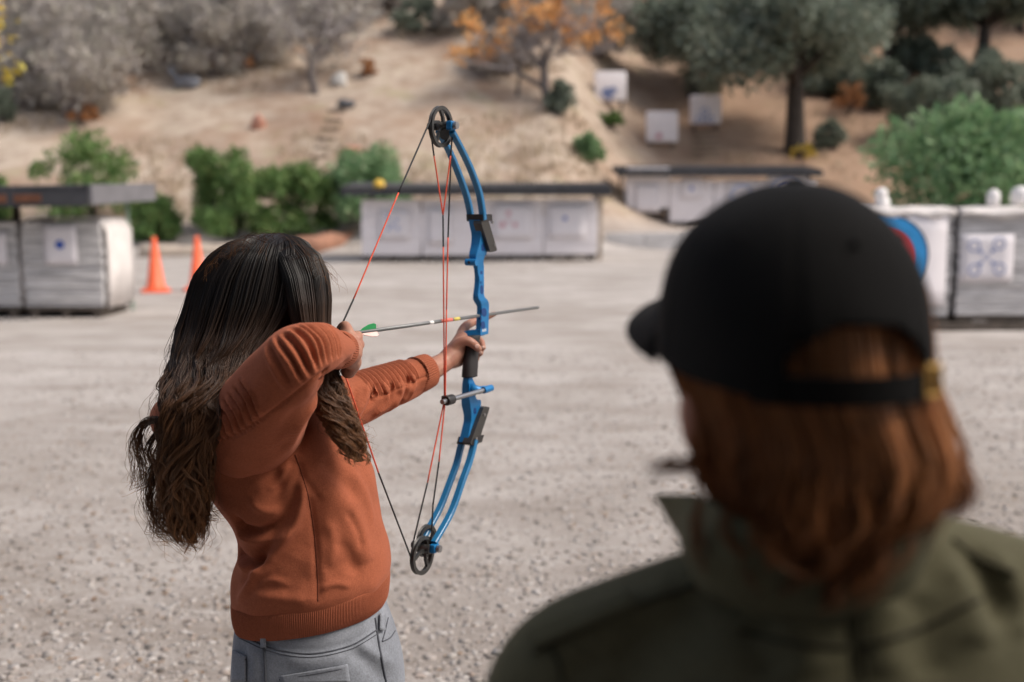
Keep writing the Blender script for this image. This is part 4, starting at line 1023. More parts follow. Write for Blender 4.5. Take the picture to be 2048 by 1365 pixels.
# ------------------------------------------------------------------ the archer
M['skin'] = mat('skin_tan', (0.42, 0.215, 0.14), 0.5, 0.12, 38, bscale=160, bstr=0.3, bdist=0.0010, col2=(0.34, 0.14, 0.095))
_b = M['skin'].node_tree.nodes['Principled BSDF']; _b.inputs['Subsurface Weight'].default_value = 0.12; _b.inputs['Subsurface Radius'].default_value = (0.006, 0.002, 0.001)
def cloth_mat(name, col, weave, var=0.12, rough=0.9, sheen=0.25):
    m, nt, bs = new_mat(name)
    a = noise_(nt, 7.0, 4, 0.6); b = noise_(nt, weave, 2, 0.6)
    c = ramp(nt, a, [(0.3, tuple(x * (1 - var) for x in col)), (0.7, tuple(min(1, x * (1 + var)) for x in col))])
    hz = noise_(nt, 170.0, 3, 0.7)
    c = mixc(nt, 0.22, c, ramp(nt, hz, [(0.32, tuple(x * 0.45 for x in col)), (0.68, tuple(min(1, x * 1.6) for x in col))]))
    c = mixc(nt, 0.35, c, ramp(nt, b, [(0.3, tuple(x * 0.6 for x in col)), (0.7, tuple(min(1, x * 1.35) for x in col))]))
    nt.links.new(c, bs.inputs['Base Color']); bs.inputs['Roughness'].default_value = rough; bs.inputs['Specular IOR Level'].default_value = 0.2
    bs.inputs['Sheen Weight'].default_value = sheen; bs.inputs['Sheen Roughness'].default_value = 0.45; bs.inputs['Sheen Tint'].default_value = (*[min(1, x * 1.6 + 0.15) for x in col], 1)
    mid = noise_(nt, 55.0, 3, 0.6)
    ad = nn_(nt, 'ShaderNodeMath', operation='MULTIPLY_ADD'); nt.links.new(mid, ad.inputs[0]); ad.inputs[1].default_value = 1.4; nt.links.new(b, ad.inputs[2])
    bump(nt, bs, ad.outputs[0], 0.3, 0.0014)
    return m
M['sweater'] = cloth_mat('rust_sweatshirt', (0.325, 0.094, 0.046), 420)
M['sweater_rib'] = cloth_mat('rust_rib', (0.31, 0.092, 0.046), 420)
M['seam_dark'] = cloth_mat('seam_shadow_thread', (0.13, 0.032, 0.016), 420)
M['denim'] = cloth_mat('grey_denim', (0.23, 0.245, 0.275), 300, 0.45)
M['denim_thread'] = cloth_mat('denim_thread', (0.085, 0.09, 0.105), 520)
def hair_mat(name, root, tip, mid=None, rough=0.40, spec=0.30):
    m, nt, bs = new_mat(name)
    at = nn_(nt, 'ShaderNodeAttribute', attribute_name='along'); rn = nn_(nt, 'ShaderNodeAttribute', attribute_name='rnd')
    c = ramp(nt, at.outputs['Fac'], [(0.0, root), (0.24, root), (0.60, mid or root), (1.0, tip)])
    v = ramp(nt, rn.outputs['Fac'], [(0.0, (0.45, 0.45, 0.45)), (1.0, (1.5, 1.45, 1.4))])
    nt.links.new(mixc(nt, 1.0, c, v, 'MULTIPLY'), bs.inputs['Base Color'])
    bs.inputs['Roughness'].default_value = rough; bs.inputs['Specular IOR Level'].default_value = spec
    return m
M['hair_dark'] = hair_mat('dark_brown_hair', (0.011, 0.0085, 0.0075), (0.25, 0.115, 0.048), (0.070, 0.033, 0.016))
M['hair_auburn'] = hair_mat('auburn_hair', (0.42, 0.18, 0.065), (0.20, 0.078, 0.03), (0.34, 0.14, 0.052), 0.4)

def capsule(mb, pts, n=12, sub=5):
    """tapered limb with round ends; pts: (u, v, D, r)"""
    K = catmull([list(P(*p[:3])) + [p[3]] for p in pts], sub * (len(pts) - 1) + 1)
    C = [Vector(k[:3]) for k in K]; r = [k[3] for k in K]
    d0 = (C[0] - C[1]).normalized(); d1 = (C[-1] - C[-2]).normalized()
    pre = [(C[0] + d0 * r[0] * s, r[0] * math.sqrt(max(0.01, 1 - s * s))) for s in (0.97, 0.75, 0.4)]
    post = [(C[-1] + d1 * r[-1] * s, r[-1] * math.sqrt(max(0.01, 1 - s * s))) for s in (0.4, 0.75, 0.97)]
    allp = pre + list(zip(C, r)) + post
    mb.tube([a for a, _ in allp], [b for _, b in allp], n); return mb
def cloth_tube(pts, ns, nf, ref, disp=None, flat=None):
    K = catmull([list(P(*p[:3])) + [p[3]] for p in pts], ns)
    C = [Vector(k[:3]) for k in K]; rr = [k[3] for k in K]; fr = frames(C, ref); G_ = []; s = 0.0
    for i in range(ns):
        if i: s += (C[i] - C[i - 1]).length
        t, a, b = fr[i]; row = []
        for k in range(nf):
            f = 2 * math.pi * k / nf; n = a * math.cos(f) + b * math.sin(f)
            row.append(C[i] + n * (rr[i] + (disp(s, f, n, i / (ns - 1)) if disp else 0)))
        G_.append(row)
    return G_
def ring_loft(rows, ns, nf, expo=2.2):
    """rows: (uL, vL, uR, vR, Dc, half depth)"""
    K = catmull([list(P(r_[0], r_[1], r_[4])) + list(P(r_[2], r_[3], r_[4])) + [r_[5]] for r_ in rows], ns); G_ = []
    for k in K:
        L, Rr, b = Vector(k[:3]), Vector(k[3:6]), k[6]; c = (L + Rr) / 2; h = (Rr - L) / 2; row = []
        for j in range(nf):
            f = 2 * math.pi * j / nf; cx, sy = math.cos(f), math.sin(f)
            row.append(c + h * math.copysign(abs(cx) ** (2 / expo), cx) + Vector((0, -1, 0.0)) * b * math.copysign(abs(sy) ** (2 / expo), sy))
        G_.append(row)
    return G_
def grid_vf(G_, cap=False):
    mb = MB(); mb.grid(G_, cap0=cap, cap1=cap); return np.array([tuple(p) for p in mb.v]), mb.f

gfoot = OG(-0.355, 2.06)
girl = thing('person', 'long haired archer in rust sweatshirt and grey jeans drawing the blue bow', 'person', gfoot)
# --- body: one continuous surface
bd = MB(); HC = P(522, 600, 2.075)
fwd = AH; rgt = LAT
def hp(f, l, z): return HC + fwd * f + rgt * l + UP * z
bd.ball(hp(0.0, 0, 0.022), (0.064, 0.068, 0.074), 20, 14)
def hb(mb, f, l, z, r_): mb.ball(hp(f, l, z), r_, 14, 10)
hb(bd, 0.025, 0, -0.02, (0.060, 0.062, 0.07)); hb(bd, 0.045, 0, -0.065, 0.036); hb(bd, 0.085, 0, -0.015, 0.012); hb(bd, 0.093, 0, -0.024, 0.011)
for s_ in (-1, 1):
    hb(bd, 0.055, s_ * 0.032, -0.028, 0.026); hb(bd, -0.005, s_ * 0.070, -0.012, (0.012, 0.012, 0.026)); hb(bd, 0.072, s_ * 0.028, 0.018, (0.014, 0.014, 0.008))
hb(bd, 0.080, 0, -0.052, (0.016, 0.016, 0.006)); hb(bd, 0.078, 0, -0.060, (0.014, 0.014, 0.006))
capsule(bd, [(520, 640, 2.08, 0.050), (512, 720, 2.08, 0.044), (505, 790, 2.07, 0.052)])
capsule(bd, [(500, 800, 2.06, 0.075), (520, 900, 2.06, 0.10), (590, 1050, 2.06, 0.095), (615, 1180, 2.06, 0.095), (632, 1290, 2.06, 0.092), (636, 1330, 2.06, 0.09)], 16)
capsule(bd, [(495, 860, 2.0, 0.055), (545, 785, 1.86, 0.044), (598, 712, 1.775, 0.036), (655, 699, 1.86, 0.029), (688, 703, 1.945, 0.0225), (698, 706, 1.965, 0.0235)])      # right arm
capsule(bd, [(600, 845, 2.14, 0.05), (700, 800, 2.21, 0.038), (780, 768, 2.29, 0.033), (850, 745, 2.365, 0.0265), (890, 724, 2.412, 0.0215), (900, 718, 2.422, 0.0215)])   # left arm
for d_ in (1.99, 2.14): capsule(bd, [(636, 1350, d_, 0.062), (640, 1500, d_, 0.062), (650, 1720, d_ + 0.01, 0.05), (650, 1850, d_ + 0.02, 0.048), (640, 1980, d_ + 0.03, 0.034)], 14)
# right hand hooked on the string: palm, knuckles, folded fingers, thumb
capsule(bd, [(694, 706, 1.96, 0.0225), (702, 700, 1.985, 0.0215), (704, 690, 2.005, 0.0180)]); capsule(bd, [(696, 714, 1.965, 0.0195), (704, 724, 1.985, 0.0175), (697, 742, 1.995, 0.0145)])
capsule(bd, [(699, 690, 1.985, 0.0170), (694, 672, 2.01, 0.0135), (690, 660, 2.03, 0.0110)])
for (a, b, c, d, r_) in [((699, 668, 2.005), (691, 652, 2.025), (682, 657, 2.052), (679, 669, 2.062), 0.0092), ((712, 678, 2.005), (716, 672, 2.03), (705, 672, 2.055), (696, 680, 2.058), 0.0092), ((717, 693, 2.0), (719, 689, 2.028), (706, 691, 2.052), (697, 697, 2.05), 0.0090), ((715, 710, 1.995), (716, 709, 2.02), (704, 712, 2.04), (696, 714, 2.036), 0.0080)]:
    capsule(bd, [(*a, r_ * 1.1), (*b, r_), (*c, r_ * 0.92), (*d, r_ * 0.8)], 10)
capsule(bd, [(699, 738, 1.995, 0.0115), (690, 718, 2.02, 0.0105), (686, 702, 2.03, 0.0085)], 10)
# left hand round the grip
capsule(bd, [(892, 722, 2.413, 0.0215), (908, 706, 2.43, 0.0225), (918, 692, 2.448, 0.0205), (924, 676, 2.468, 0.0165)]); capsule(bd, [(905, 722, 2.43, 0.018), (918, 716, 2.45, 0.0185), (925, 706, 2.465, 0.0165)])
capsule(bd, [(921, 676, 2.468, 0.0130), (929, 656, 2.495, 0.0112), (945, 645, 2.525, 0.0095), (968, 637, 2.545, 0.0082), (989, 628, 2.555, 0.0062)], 10)
capsule(bd, [(926, 688, 2.475, 0.0115), (940, 676, 2.515, 0.0098), (960, 682, 2.515, 0.0088), (966, 696, 2.490, 0.0070)], 10)
capsule(bd, [(926, 700, 2.470, 0.0112), (940, 692, 2.515, 0.0096), (957, 696, 2.512, 0.0086), (961, 707, 2.488, 0.0070)], 10)
capsule(bd, [(924, 712, 2.464, 0.0102), (938, 708, 2.505, 0.0086), (950, 710, 2.505, 0.0076), (954, 718, 2.49, 0.0062)], 10)
capsule(bd, [(905, 704, 2.425, 0.0165), (917, 688, 2.422, 0.0130), (933, 682, 2.418, 0.0108), (946, 688, 2.418, 0.0100), (957, 698, 2.424, 0.0080)], 10)
Vb, Fb = remesh(bd, 0.0028, 2)
body = obj('body', (Vb, Fb), M['skin'], girl, True)
bbv = bvh_of(Vb, Fb); M['nail'] = mat('fingernail', (0.62, 0.38, 0.31), 0.35, 0.08, 60)
for (u, v, a_, b_) in [(954, 693, 0.0058, 0.0046), (965.5, 695, 0.0042, 0.0036), (960.5, 706, 0.0042, 0.0036)]:
    h_, n_ = hit(bbv, u, v)
    if h_ is not None and 2.3 < h_.y < 2.6:
        t_ = n_.cross(UP).normalized(); b__ = n_.cross(t_)
        mbn = MB().ball((0, 0, 0), 1.0, 12, 8); mbn.v = [tuple(h_ + t_ * (p[0] * a_) + b__ * (p[1] * b_) + n_ * (p[2] * 0.0012)) for p in mbn.v]
        obj('fingernail', mbn, M['nail'], girl, True)

# --- sweatshirt
sw = thing('sweatshirt', None, None, gfoot); sw.parent = girl; sw.location = (0, 0, 0); ORG[sw.name] = Vector(gfoot)
del_rows = [(470, 1205, 776, 1158, 2.06, 0.138), (466, 1180, 780, 1132, 2.06, 0.146), (469, 1140, 774, 1090, 2.06, 0.142), (479, 1098, 765, 1046, 2.06, 0.138), (474, 1052, 757, 1005, 2.06, 0.136), (446, 1008, 751, 968, 2.06, 0.138), (408, 955, 738, 930, 2.06, 0.140), (362, 912, 716, 890, 2.06, 0.142), (322, 868, 692, 850, 2.06, 0.142), (308, 826, 662, 815, 2.06, 0.138), (330, 788, 635, 785, 2.06, 0.118), (395, 760, 596, 760, 2.07, 0.085), (455, 745, 566, 742, 2.08, 0.058), (460, 735, 562, 730, 2.08, 0.056)]
Gt = ring_loft(del_rows, 170, 220)
Vt, Ft = grid_vf(Gt)
Nt = vnormals(Vt, Ft)
sgn = 1 if (Nt[:, 1] * (Vt[:, 1] - 2.06)).mean() > 0 else -1
if sgn < 0: Ft = [tuple(reversed(f)) for f in Ft]
Nt = vnormals(Vt, Ft)
Vt = Vt + Nt * np.array([0.0045 * mnoise.noise(Vector(p) * 9.0) + 0.0022 * mnoise.noise(Vector(p) * 24.0) for p in Vt])[:, None]
folds = [
    ([(600, 930), (590, 985), (562, 1045), (530, 1100), (490, 1160)], 0.010, -0.010), ([(608, 950), (602, 1020), (572, 1080), (520, 1145), (478, 1198)], 0.009, 0.011), ([(628, 990), (624, 1060), (600, 1120)], 0.022, -0.007),
    ([(470, 1036), (490, 1058), (520, 1064), (552, 1050)], 0.009, -0.015), ([(472, 1058), (500, 1078), (545, 1080), (590, 1060)], 0.010, 0.010), ([(474, 1090), (486, 1116), (508, 1128), (532, 1120)], 0.008, -0.017), ([(478, 1118), (500, 1142), (532, 1140)], 0.010, 0.011),
    ([(500, 930), (515, 980), (520, 1040)], 0.020, 0.006), ([(545, 935), (558, 985), (556, 1030)], 0.016, -0.006),
    ([(660, 960), (690, 1010), (720, 1070), (735, 1130)], 0.022, 0.007), ([(640, 920), (680, 960), (720, 1000)], 0.016, -0.006), ([(700, 940), (730, 990), (745, 1050)], 0.014, 0.005),
    ([(650, 1150), (690, 1130), (730, 1140)], 0.018, -0.005), ([(560, 1180), (600, 1160), (630, 1170)], 0.018, -0.004), ([(670, 1080), (700, 1110), (716, 1150)], 0.012, -0.004),
    ([(500, 1190), (560, 1196), (620, 1202)], 0.010, 0.005), ([(588, 908), (604, 950), (618, 1000), (630, 1080), (636, 1200)], 0.006, -0.0045),
    ([(590, 918), (575, 955), (552, 985)], 0.006, -0.006), ([(585, 925), (560, 960), (536, 985)], 0.006, 0.005), ([(600, 920), (612, 960), (640, 1000)], 0.006, -0.005), ([(560, 935), (535, 970), (500, 990)], 0.008, -0.004), ([(640, 1180), (668, 1168), (700, 1172)], 0.006, 0.004), ([(520, 1170), (545, 1160), (580, 1172)], 0.006, 0.004), ([(690, 1020), (712, 1060), (722, 1100)], 0.007, -0.005), ([(500, 1000), (530, 1020), (560, 1020)], 0.008, 0.005), ([(655, 1040), (668, 1090), (660, 1140)], 0.010, 0.004),
    ([(425, 885), (460, 918), (510, 938), (560, 930), (592, 908)], 0.006, -0.005), ([(592, 908), (606, 880), (614, 850)], 0.006, -0.005)]
Vt = sculpt(Vt, Ft, folds)
torso = obj('torso_panel', (Vt, Ft), M['sweater'], sw, True)
bvt = bvh_of(Vt, Ft)
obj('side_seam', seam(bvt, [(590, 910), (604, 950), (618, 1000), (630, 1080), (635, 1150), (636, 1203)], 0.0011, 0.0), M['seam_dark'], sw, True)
# ribbed hem band: fine vertical ribs
Gh = ring_loft([(474, 1246, 771, 1202, 2.06, 0.130), (470, 1232, 776, 1190, 2.06, 0.137), (468, 1215, 778, 1170, 2.06, 0.142), (468, 1196, 778, 1150, 2.06, 0.143), (470, 1190, 776, 1144, 2.06, 0.138)], 26, 1500)
for row in Gh:
    c = sum(row, Vector()) / len(row)
    for k in range(len(row)):
        d = (row[k] - c); d.z = 0; row[k] = row[k] + d.normalized() * (0.0006 * math.sin(k * 2 * math.pi / 5) + 0.002 * mnoise.noise(row[k] * 14))
obj('hem_band', (grid_vf(Gh)), M['sweater_rib'], sw, True)
# sleeves with stitched pleats
cam_w = Vector((0, -1, 0))
def ridge(x): 
    x = x - math.floor(x); return (x / 0.62) ** 0.7 if x < 0.62 else ((1 - x) / 0.38) ** 1.5
pdirR0 = (UP * 0.75 + Vector((-1, 0, 0)) * 0.55 + cam_w * 0.25).normalized(); pdirR1 = (UP * 0.80 + Vector((0.1, 0, 0)) + cam_w * 0.55).normalized()
def dispR(s, f, n, t):
    pdirR = pdirR0.lerp(pdirR1, smooth01((s - 0.13) / 0.10)).normalized()
    w = smooth01((n.dot(pdirR) + 0.02) / 0.12); d = 0.0
    d += (1 - w) * (0.0035 * mnoise.noise(Vector((s * 24, math.cos(f) * 2, math.sin(f) * 2))) )
    d += 0.003 * mnoise.noise(Vector((s * 11, math.cos(f) * 1.3, math.sin(f) * 1.3 + 4)))
    # stitched line that ends the pleats
    return d
pathR = [(492, 884, 2.015, 0.080), (500, 868, 1.975, 0.086), (518, 834, 1.92, 0.082), (545, 790, 1.855, 0.071), (572, 744, 1.795, 0.058), (597, 712, 1.77, 0.0505), (628, 699, 1.80, 0.0430), (655, 697, 1.865, 0.0370), (676, 700, 1.925, 0.0305)]
GR = cloth_tube(pathR, 420, 150, UP, dispR)
VR, FR = grid_vf(GR)
def fixn(V, Fc, inner):
    N = vnormals(V, Fc); return Fc if ((V - inner) * N).sum() > 0 else [tuple(reversed(f)) for f in Fc]
cenR = np.repeat(np.array([tuple(sum(r_, Vector()) / len(r_)) for r_ in GR]), len(GR[0]), axis=0)
FR = fixn(VR, FR, cenR)
VR = sculpt(VR, FR, [([(600, 900), (628, 850), (645, 800), (652, 765)], 0.010, -0.006), ([(575, 900), (600, 850), (640, 790)], 0.012, 0.007), ([(650, 752), (668, 742), (690, 738)], 0.006, -0.006), ([(640, 768), (665, 752), (690, 745)], 0.006, 0.006), ([(648, 740), (655, 760), (650, 785)], 0.006, -0.006), ([(540, 900), (570, 850), (600, 810)], 0.015, -0.004)])
rid = [[(545, 677), (558, 699), (579, 729), (598, 768)], [(558, 673), (574, 692), (592, 719), (612, 756)], [(574, 663), (592, 674), (612, 702), (629, 742)], [(590, 654), (611, 663), (629, 687), (640, 732)], [(600, 647), (625, 666), (642, 687), (650, 725)], [(609, 645), (638, 660), (655, 684), (661, 722)], [(616, 642), (645, 654), (665, 678), (672, 716)], [(626, 639), (654, 650), (675, 676), (682, 711)]]
st = []
for k, q in enumerate(rid):
    st.append((q, 0.0050 if k < 3 else 0.0030, 0.0062 if k < 3 else 0.0036))
    if k: st.append(([((a[0] + b[0]) / 2, (a[1] + b[1]) / 2) for a, b in zip(rid[k - 1], q)], 0.0042 if k < 4 else 0.0024, -0.0085 if k < 4 else -0.0062))
st.append(([(536, 690), (553, 723), (579, 769)], 0.005, -0.006)); st.append(([(528, 700), (545, 735), (570, 778)], 0.005, 0.004))
shp = [((482, 757), (521, 832)), ((472, 768), (509, 842)), ((460, 782), (496, 850)), ((450, 795), (484, 858)), ((441, 807), (472, 866)), ((432, 819), (459, 873)), ((426, 831), (448, 878)), ((421, 844), (438, 881))]
for k, (a, b) in enumerate(shp):
    m_ = ((a[0] + b[0]) / 2 + 4, (a[1] + b[1]) / 2 - 5); st.append(([a, m_, b], 0.0032, 0.0058))
    if k: c_, d_ = shp[k - 1]; st.append(([((a[0] + c_[0]) / 2, (a[1] + c_[1]) / 2), ((a[0] + c_[0] + b[0] + d_[0]) / 4 + 4, (a[1] + c_[1] + b[1] + d_[1]) / 4 - 5), ((b[0] + d_[0]) / 2, (b[1] + d_[1]) / 2)], 0.0024, -0.0095))
st.append(([(436, 884), (480, 866), (524, 838), (570, 804), (600, 780), (630, 756), (655, 736)], 0.0040, -0.0042))
VR = sculpt(VR, FR, st)
slR = obj('sleeve', (VR, FR), M['sweater'], sw, True); tag(slR, 'raised right sleeve with two rows of stitched pleats')
# left sleeve
pdirL = (UP * 0.95 + cam_w * 0.30).normalized()
def dispL(s, f, n, t):
    w = smooth01((n.dot(pdirL) - 0.30) / 0.15); d = 0.0
    for (a, b, pitch, h) in ((0.150, 0.300, 0.0120, 0.0064),):
        if a < s < b: d += w * h * (ridge((s - a) / pitch) - 0.45) * smooth01(min(s - a, b - s) / 0.006)
    d += (1 - w) * (0.006 * mnoise.noise(Vector((s * 22, math.cos(f) * 2, math.sin(f) * 2 + 9))))
    e = n.dot(pdirL) - 0.30; d -= 0.0022 * math.exp(-(e / 0.04) ** 2)
    return d
pathL = [(580, 850, 2.12, 0.070), (640, 825, 2.15, 0.062), (700, 803, 2.205, 0.053), (750, 784, 2.255, 0.0475), (800, 764, 2.31, 0.0420), (834, 751, 2.345, 0.037)]
GL = cloth_tube(pathL, 320, 120, UP, dispL); VL, FL = grid_vf(GL)
cenL = np.repeat(np.array([tuple(sum(r_, Vector()) / len(r_)) for r_ in GL]), len(GL[0]), axis=0); FL = fixn(VL, FL, cenL)
VL = sculpt(VL, FL, [([(700, 775), (692, 810), (680, 850)], 0.007, 0.006), ([(716, 778), (706, 815), (694, 850)], 0.006, -0.007), ([(735, 770), (727, 805), (706, 842)], 0.007, 0.007), ([(752, 772), (742, 806), (722, 840)], 0.006, -0.007), ([(770, 768), (772, 800), (748, 834)], 0.007, 0.007), ([(784, 766), (782, 795), (765, 826)], 0.006, -0.006), ([(800, 760), (800, 790), (782, 820)], 0.007, 0.006), ([(814, 752), (815, 780), (800, 812)], 0.005, -0.006), ([(824, 748), (828, 772), (815, 802)], 0.005, 0.005)])
tag(obj('sleeve', (VL, FL), M['sweater'], sw, True), 'outstretched left sleeve with one row of pleats')
def cuff(path, nf=240):
    def dc(s, f, n, t): return 0.0008 * math.sin(f * nf / 5) + 0.0012 * math.sin(2 * f + s * 30)
    g = cloth_tube(path, 18, nf, UP, dc); V, Fc = grid_vf(g)
    ce = np.repeat(np.array([tuple(sum(r_, Vector()) / len(r_)) for r_ in g]), nf, axis=0)
    o = obj('cuff', (V, fixn(V, Fc, ce)), M['sweater_rib'], sw, True); s = o.modifiers.new('s', 'SOLIDIFY'); s.thickness = 0.003; s.offset = -1
cuff([(826, 754, 2.335, 0.0365), (830, 753, 2.34, 0.0385), (846, 746, 2.358, 0.0370), (857, 741, 2.370, 0.0345)])
cuff([(672, 699, 1.915, 0.0310), (676, 700, 1.925, 0.0325), (685, 701, 1.945, 0.0300), (690, 701, 1.957, 0.0270)])
obj('neck_band', (grid_vf(ring_loft([(452, 748, 570, 744, 2.08, 0.062), (456, 738, 566, 734, 2.08, 0.061), (462, 728, 560, 724, 2.08, 0.056)], 10, 90))), M['sweater_rib'], sw, True)

# --- jeans
jm = MB()
jm.grid(ring_loft([(478, 1218, 766, 1178, 2.06, 0.124), (474, 1240, 770, 1205, 2.06, 0.127), (469, 1290, 790, 1262, 2.06, 0.136), (466, 1350, 806, 1325, 2.06, 0.143), (470, 1420, 808, 1400, 2.06, 0.140), (490, 1480, 790, 1470, 2.06, 0.120)], 30, 80))
for d_ in (1.995, 2.135): capsule(jm, [(640, 1400, d_, 0.088), (645, 1520, d_, 0.085), (652, 1720, d_ + 0.01, 0.070), (652, 1860, d_ + 0.02, 0.066), (648, 2010, d_ + 0.03, 0.064)], 18)
Vj, Fj = remesh(jm, 0.006, 6)
jb = bvh_of(Vj, Fj)
Vj = sculpt(Vj, Fj, [([(475, 1262), (540, 1290), (620, 1302), (700, 1286), (756, 1252)], 0.006, -0.003), ([(700, 1300), (740, 1330), (770, 1365)], 0.014, -0.006), ([(560, 1310), (620, 1325), (690, 1315)], 0.014, 0.004), ([(500, 1290), (510, 1330), (505, 1365)], 0.012, 0.004), ([(720, 1290), (750, 1310), (790, 1330)], 0.010, 0.005)])
jeans = obj('jeans', (Vj, Fj), M['denim'], girl, True)
jb = bvh_of(Vj, Fj)
for pts, r_ in [([(476, 1268), (540, 1296), (620, 1308), (700, 1292), (757, 1258)], 0.0016), ([(527, 1288), (530, 1330), (531, 1364)], 0.0024), ([(477, 1276), (540, 1303), (620, 1315), (700, 1299), (759, 1266)], 0.0009), ([(750, 1236), (758, 1290), (772, 1364)], 0.0022), ([(776, 1236), (770, 1262), (764, 1284)], 0.0015), ([(764, 1284), (780, 1276), (790, 1262)], 0.0012)]:
    obj('stitched_seam', seam(jb, pts, r_, 0.0003), M['denim_thread'], jeans, True)
for cs in [((560, 1352), (694, 1328), (700, 1364), (564, 1364)), ((470, 1300), (494, 1312), (494, 1364), (468, 1364))]:
    mb_, G_ = patch(jb, cs, 16, 8, 0.0025); o = obj('back_pocket', mb_, M['denim'], jeans, True); s = o.modifiers.new('s', 'SOLIDIFY'); s.thickness = 0.0025; s.offset = -1
    edge_ = [G_[0][i] for i in range(len(G_[0]))]; obj('stitched_seam', MB().tube([p + Vector((0, -0.0018, -0.006)) for p in edge_], 0.0014, 6), M['denim_thread'], jeans, True)
for (u, v0, v1) in ((530, 1262, 1296), (760, 1228, 1262)):
    mb_, G_ = patch(jb, ((u - 5, v0), (u + 5, v0), (u + 5, v1), (u - 5, v1)), 2, 6, 0.004); o = obj('belt_loop', mb_, M['denim'], jeans, True); s = o.modifiers.new('s', 'SOLIDIFY'); s.thickness = 0.003
M['shoe'] = mat('grey_canvas_shoe', (0.5, 0.5, 0.5), 0.8, 0.1, 10)
def shoe(c, f, par, m, L=0.22, w=0.042, hh=0.075):
    mb = MB(); f = Vector(f).normalized(); s = Vector((f.y, -f.x, 0)); G_ = []
    for t, wd, h in ((-0.5, 0.5, 0.8), (-0.42, 0.85, 1.0), (-0.2, 0.95, 1.0), (0.05, 0.95, 0.8), (0.3, 1.05, 0.6), (0.45, 0.8, 0.45), (0.5, 0.4, 0.35)):
        p = Vector(c) + f * (t * L); G_.append([p + s * (w * wd * x) + UP * (0.002 + hh * h * z) for x, z in ((-1, 0), (1, 0), (1, 0.35), (0.8, 0.8), (0.3, 1), (-0.3, 1), (-0.8, 0.8), (-1, 0.35))])
    mb.grid(G_); return obj('shoe', mb, m, par, True)
for d_ in (2.02, 2.17): shoe(OG(P(648, 2010, d_).x + 0.05, d_), (1, 0.35, 0), girl, M['shoe'])

# --- hair
def strands_mesh(Pt, rad, k=3):
    N, K, _ = Pt.shape
    T = np.gradient(Pt, axis=1); T /= np.linalg.norm(T, axis=2, keepdims=True) + 1e-9
    ref = np.array([0.31, 0.93, 0.2]); A_ = np.cross(T, ref); A_ /= np.linalg.norm(A_, axis=2, keepdims=True) + 1e-9; B_ = np.cross(T, A_)
    V = np.stack([Pt + (A_ * math.cos(2 * math.pi * j / k) + B_ * math.sin(2 * math.pi * j / k)) * rad[..., None] for j in range(k)], 2)
    i = np.arange(N)[:, None, None] * K * k; s = np.arange(K - 1)[None, :, None] * k; j = np.arange(k)[None, None, :]; j2 = (j + 1) % k
    F = np.stack([i + s + j, i + s + j2, i + s + k + j2, i + s + k + j], -1).reshape(-1, 4)
    return V.reshape(-1, 3), F
def hull_fn(rows):
    Q = np.array([[*P((r_[1] + r_[2]) / 2, r_[0], r_[3]), (r_[2] - r_[1]) / 2 / FPX * r_[3], r_[4]] for r_ in rows])
    seg = np.r_[0, np.cumsum(np.linalg.norm(np.diff(Q[:, :3], axis=0), axis=1) + np.abs(np.diff(Q[:, 3])) * 0.8)]; seg /= seg[-1]
    def f(t): return np.stack([np.interp(t, seg, Q[:, c]) for c in range(5)], -1)
    return f
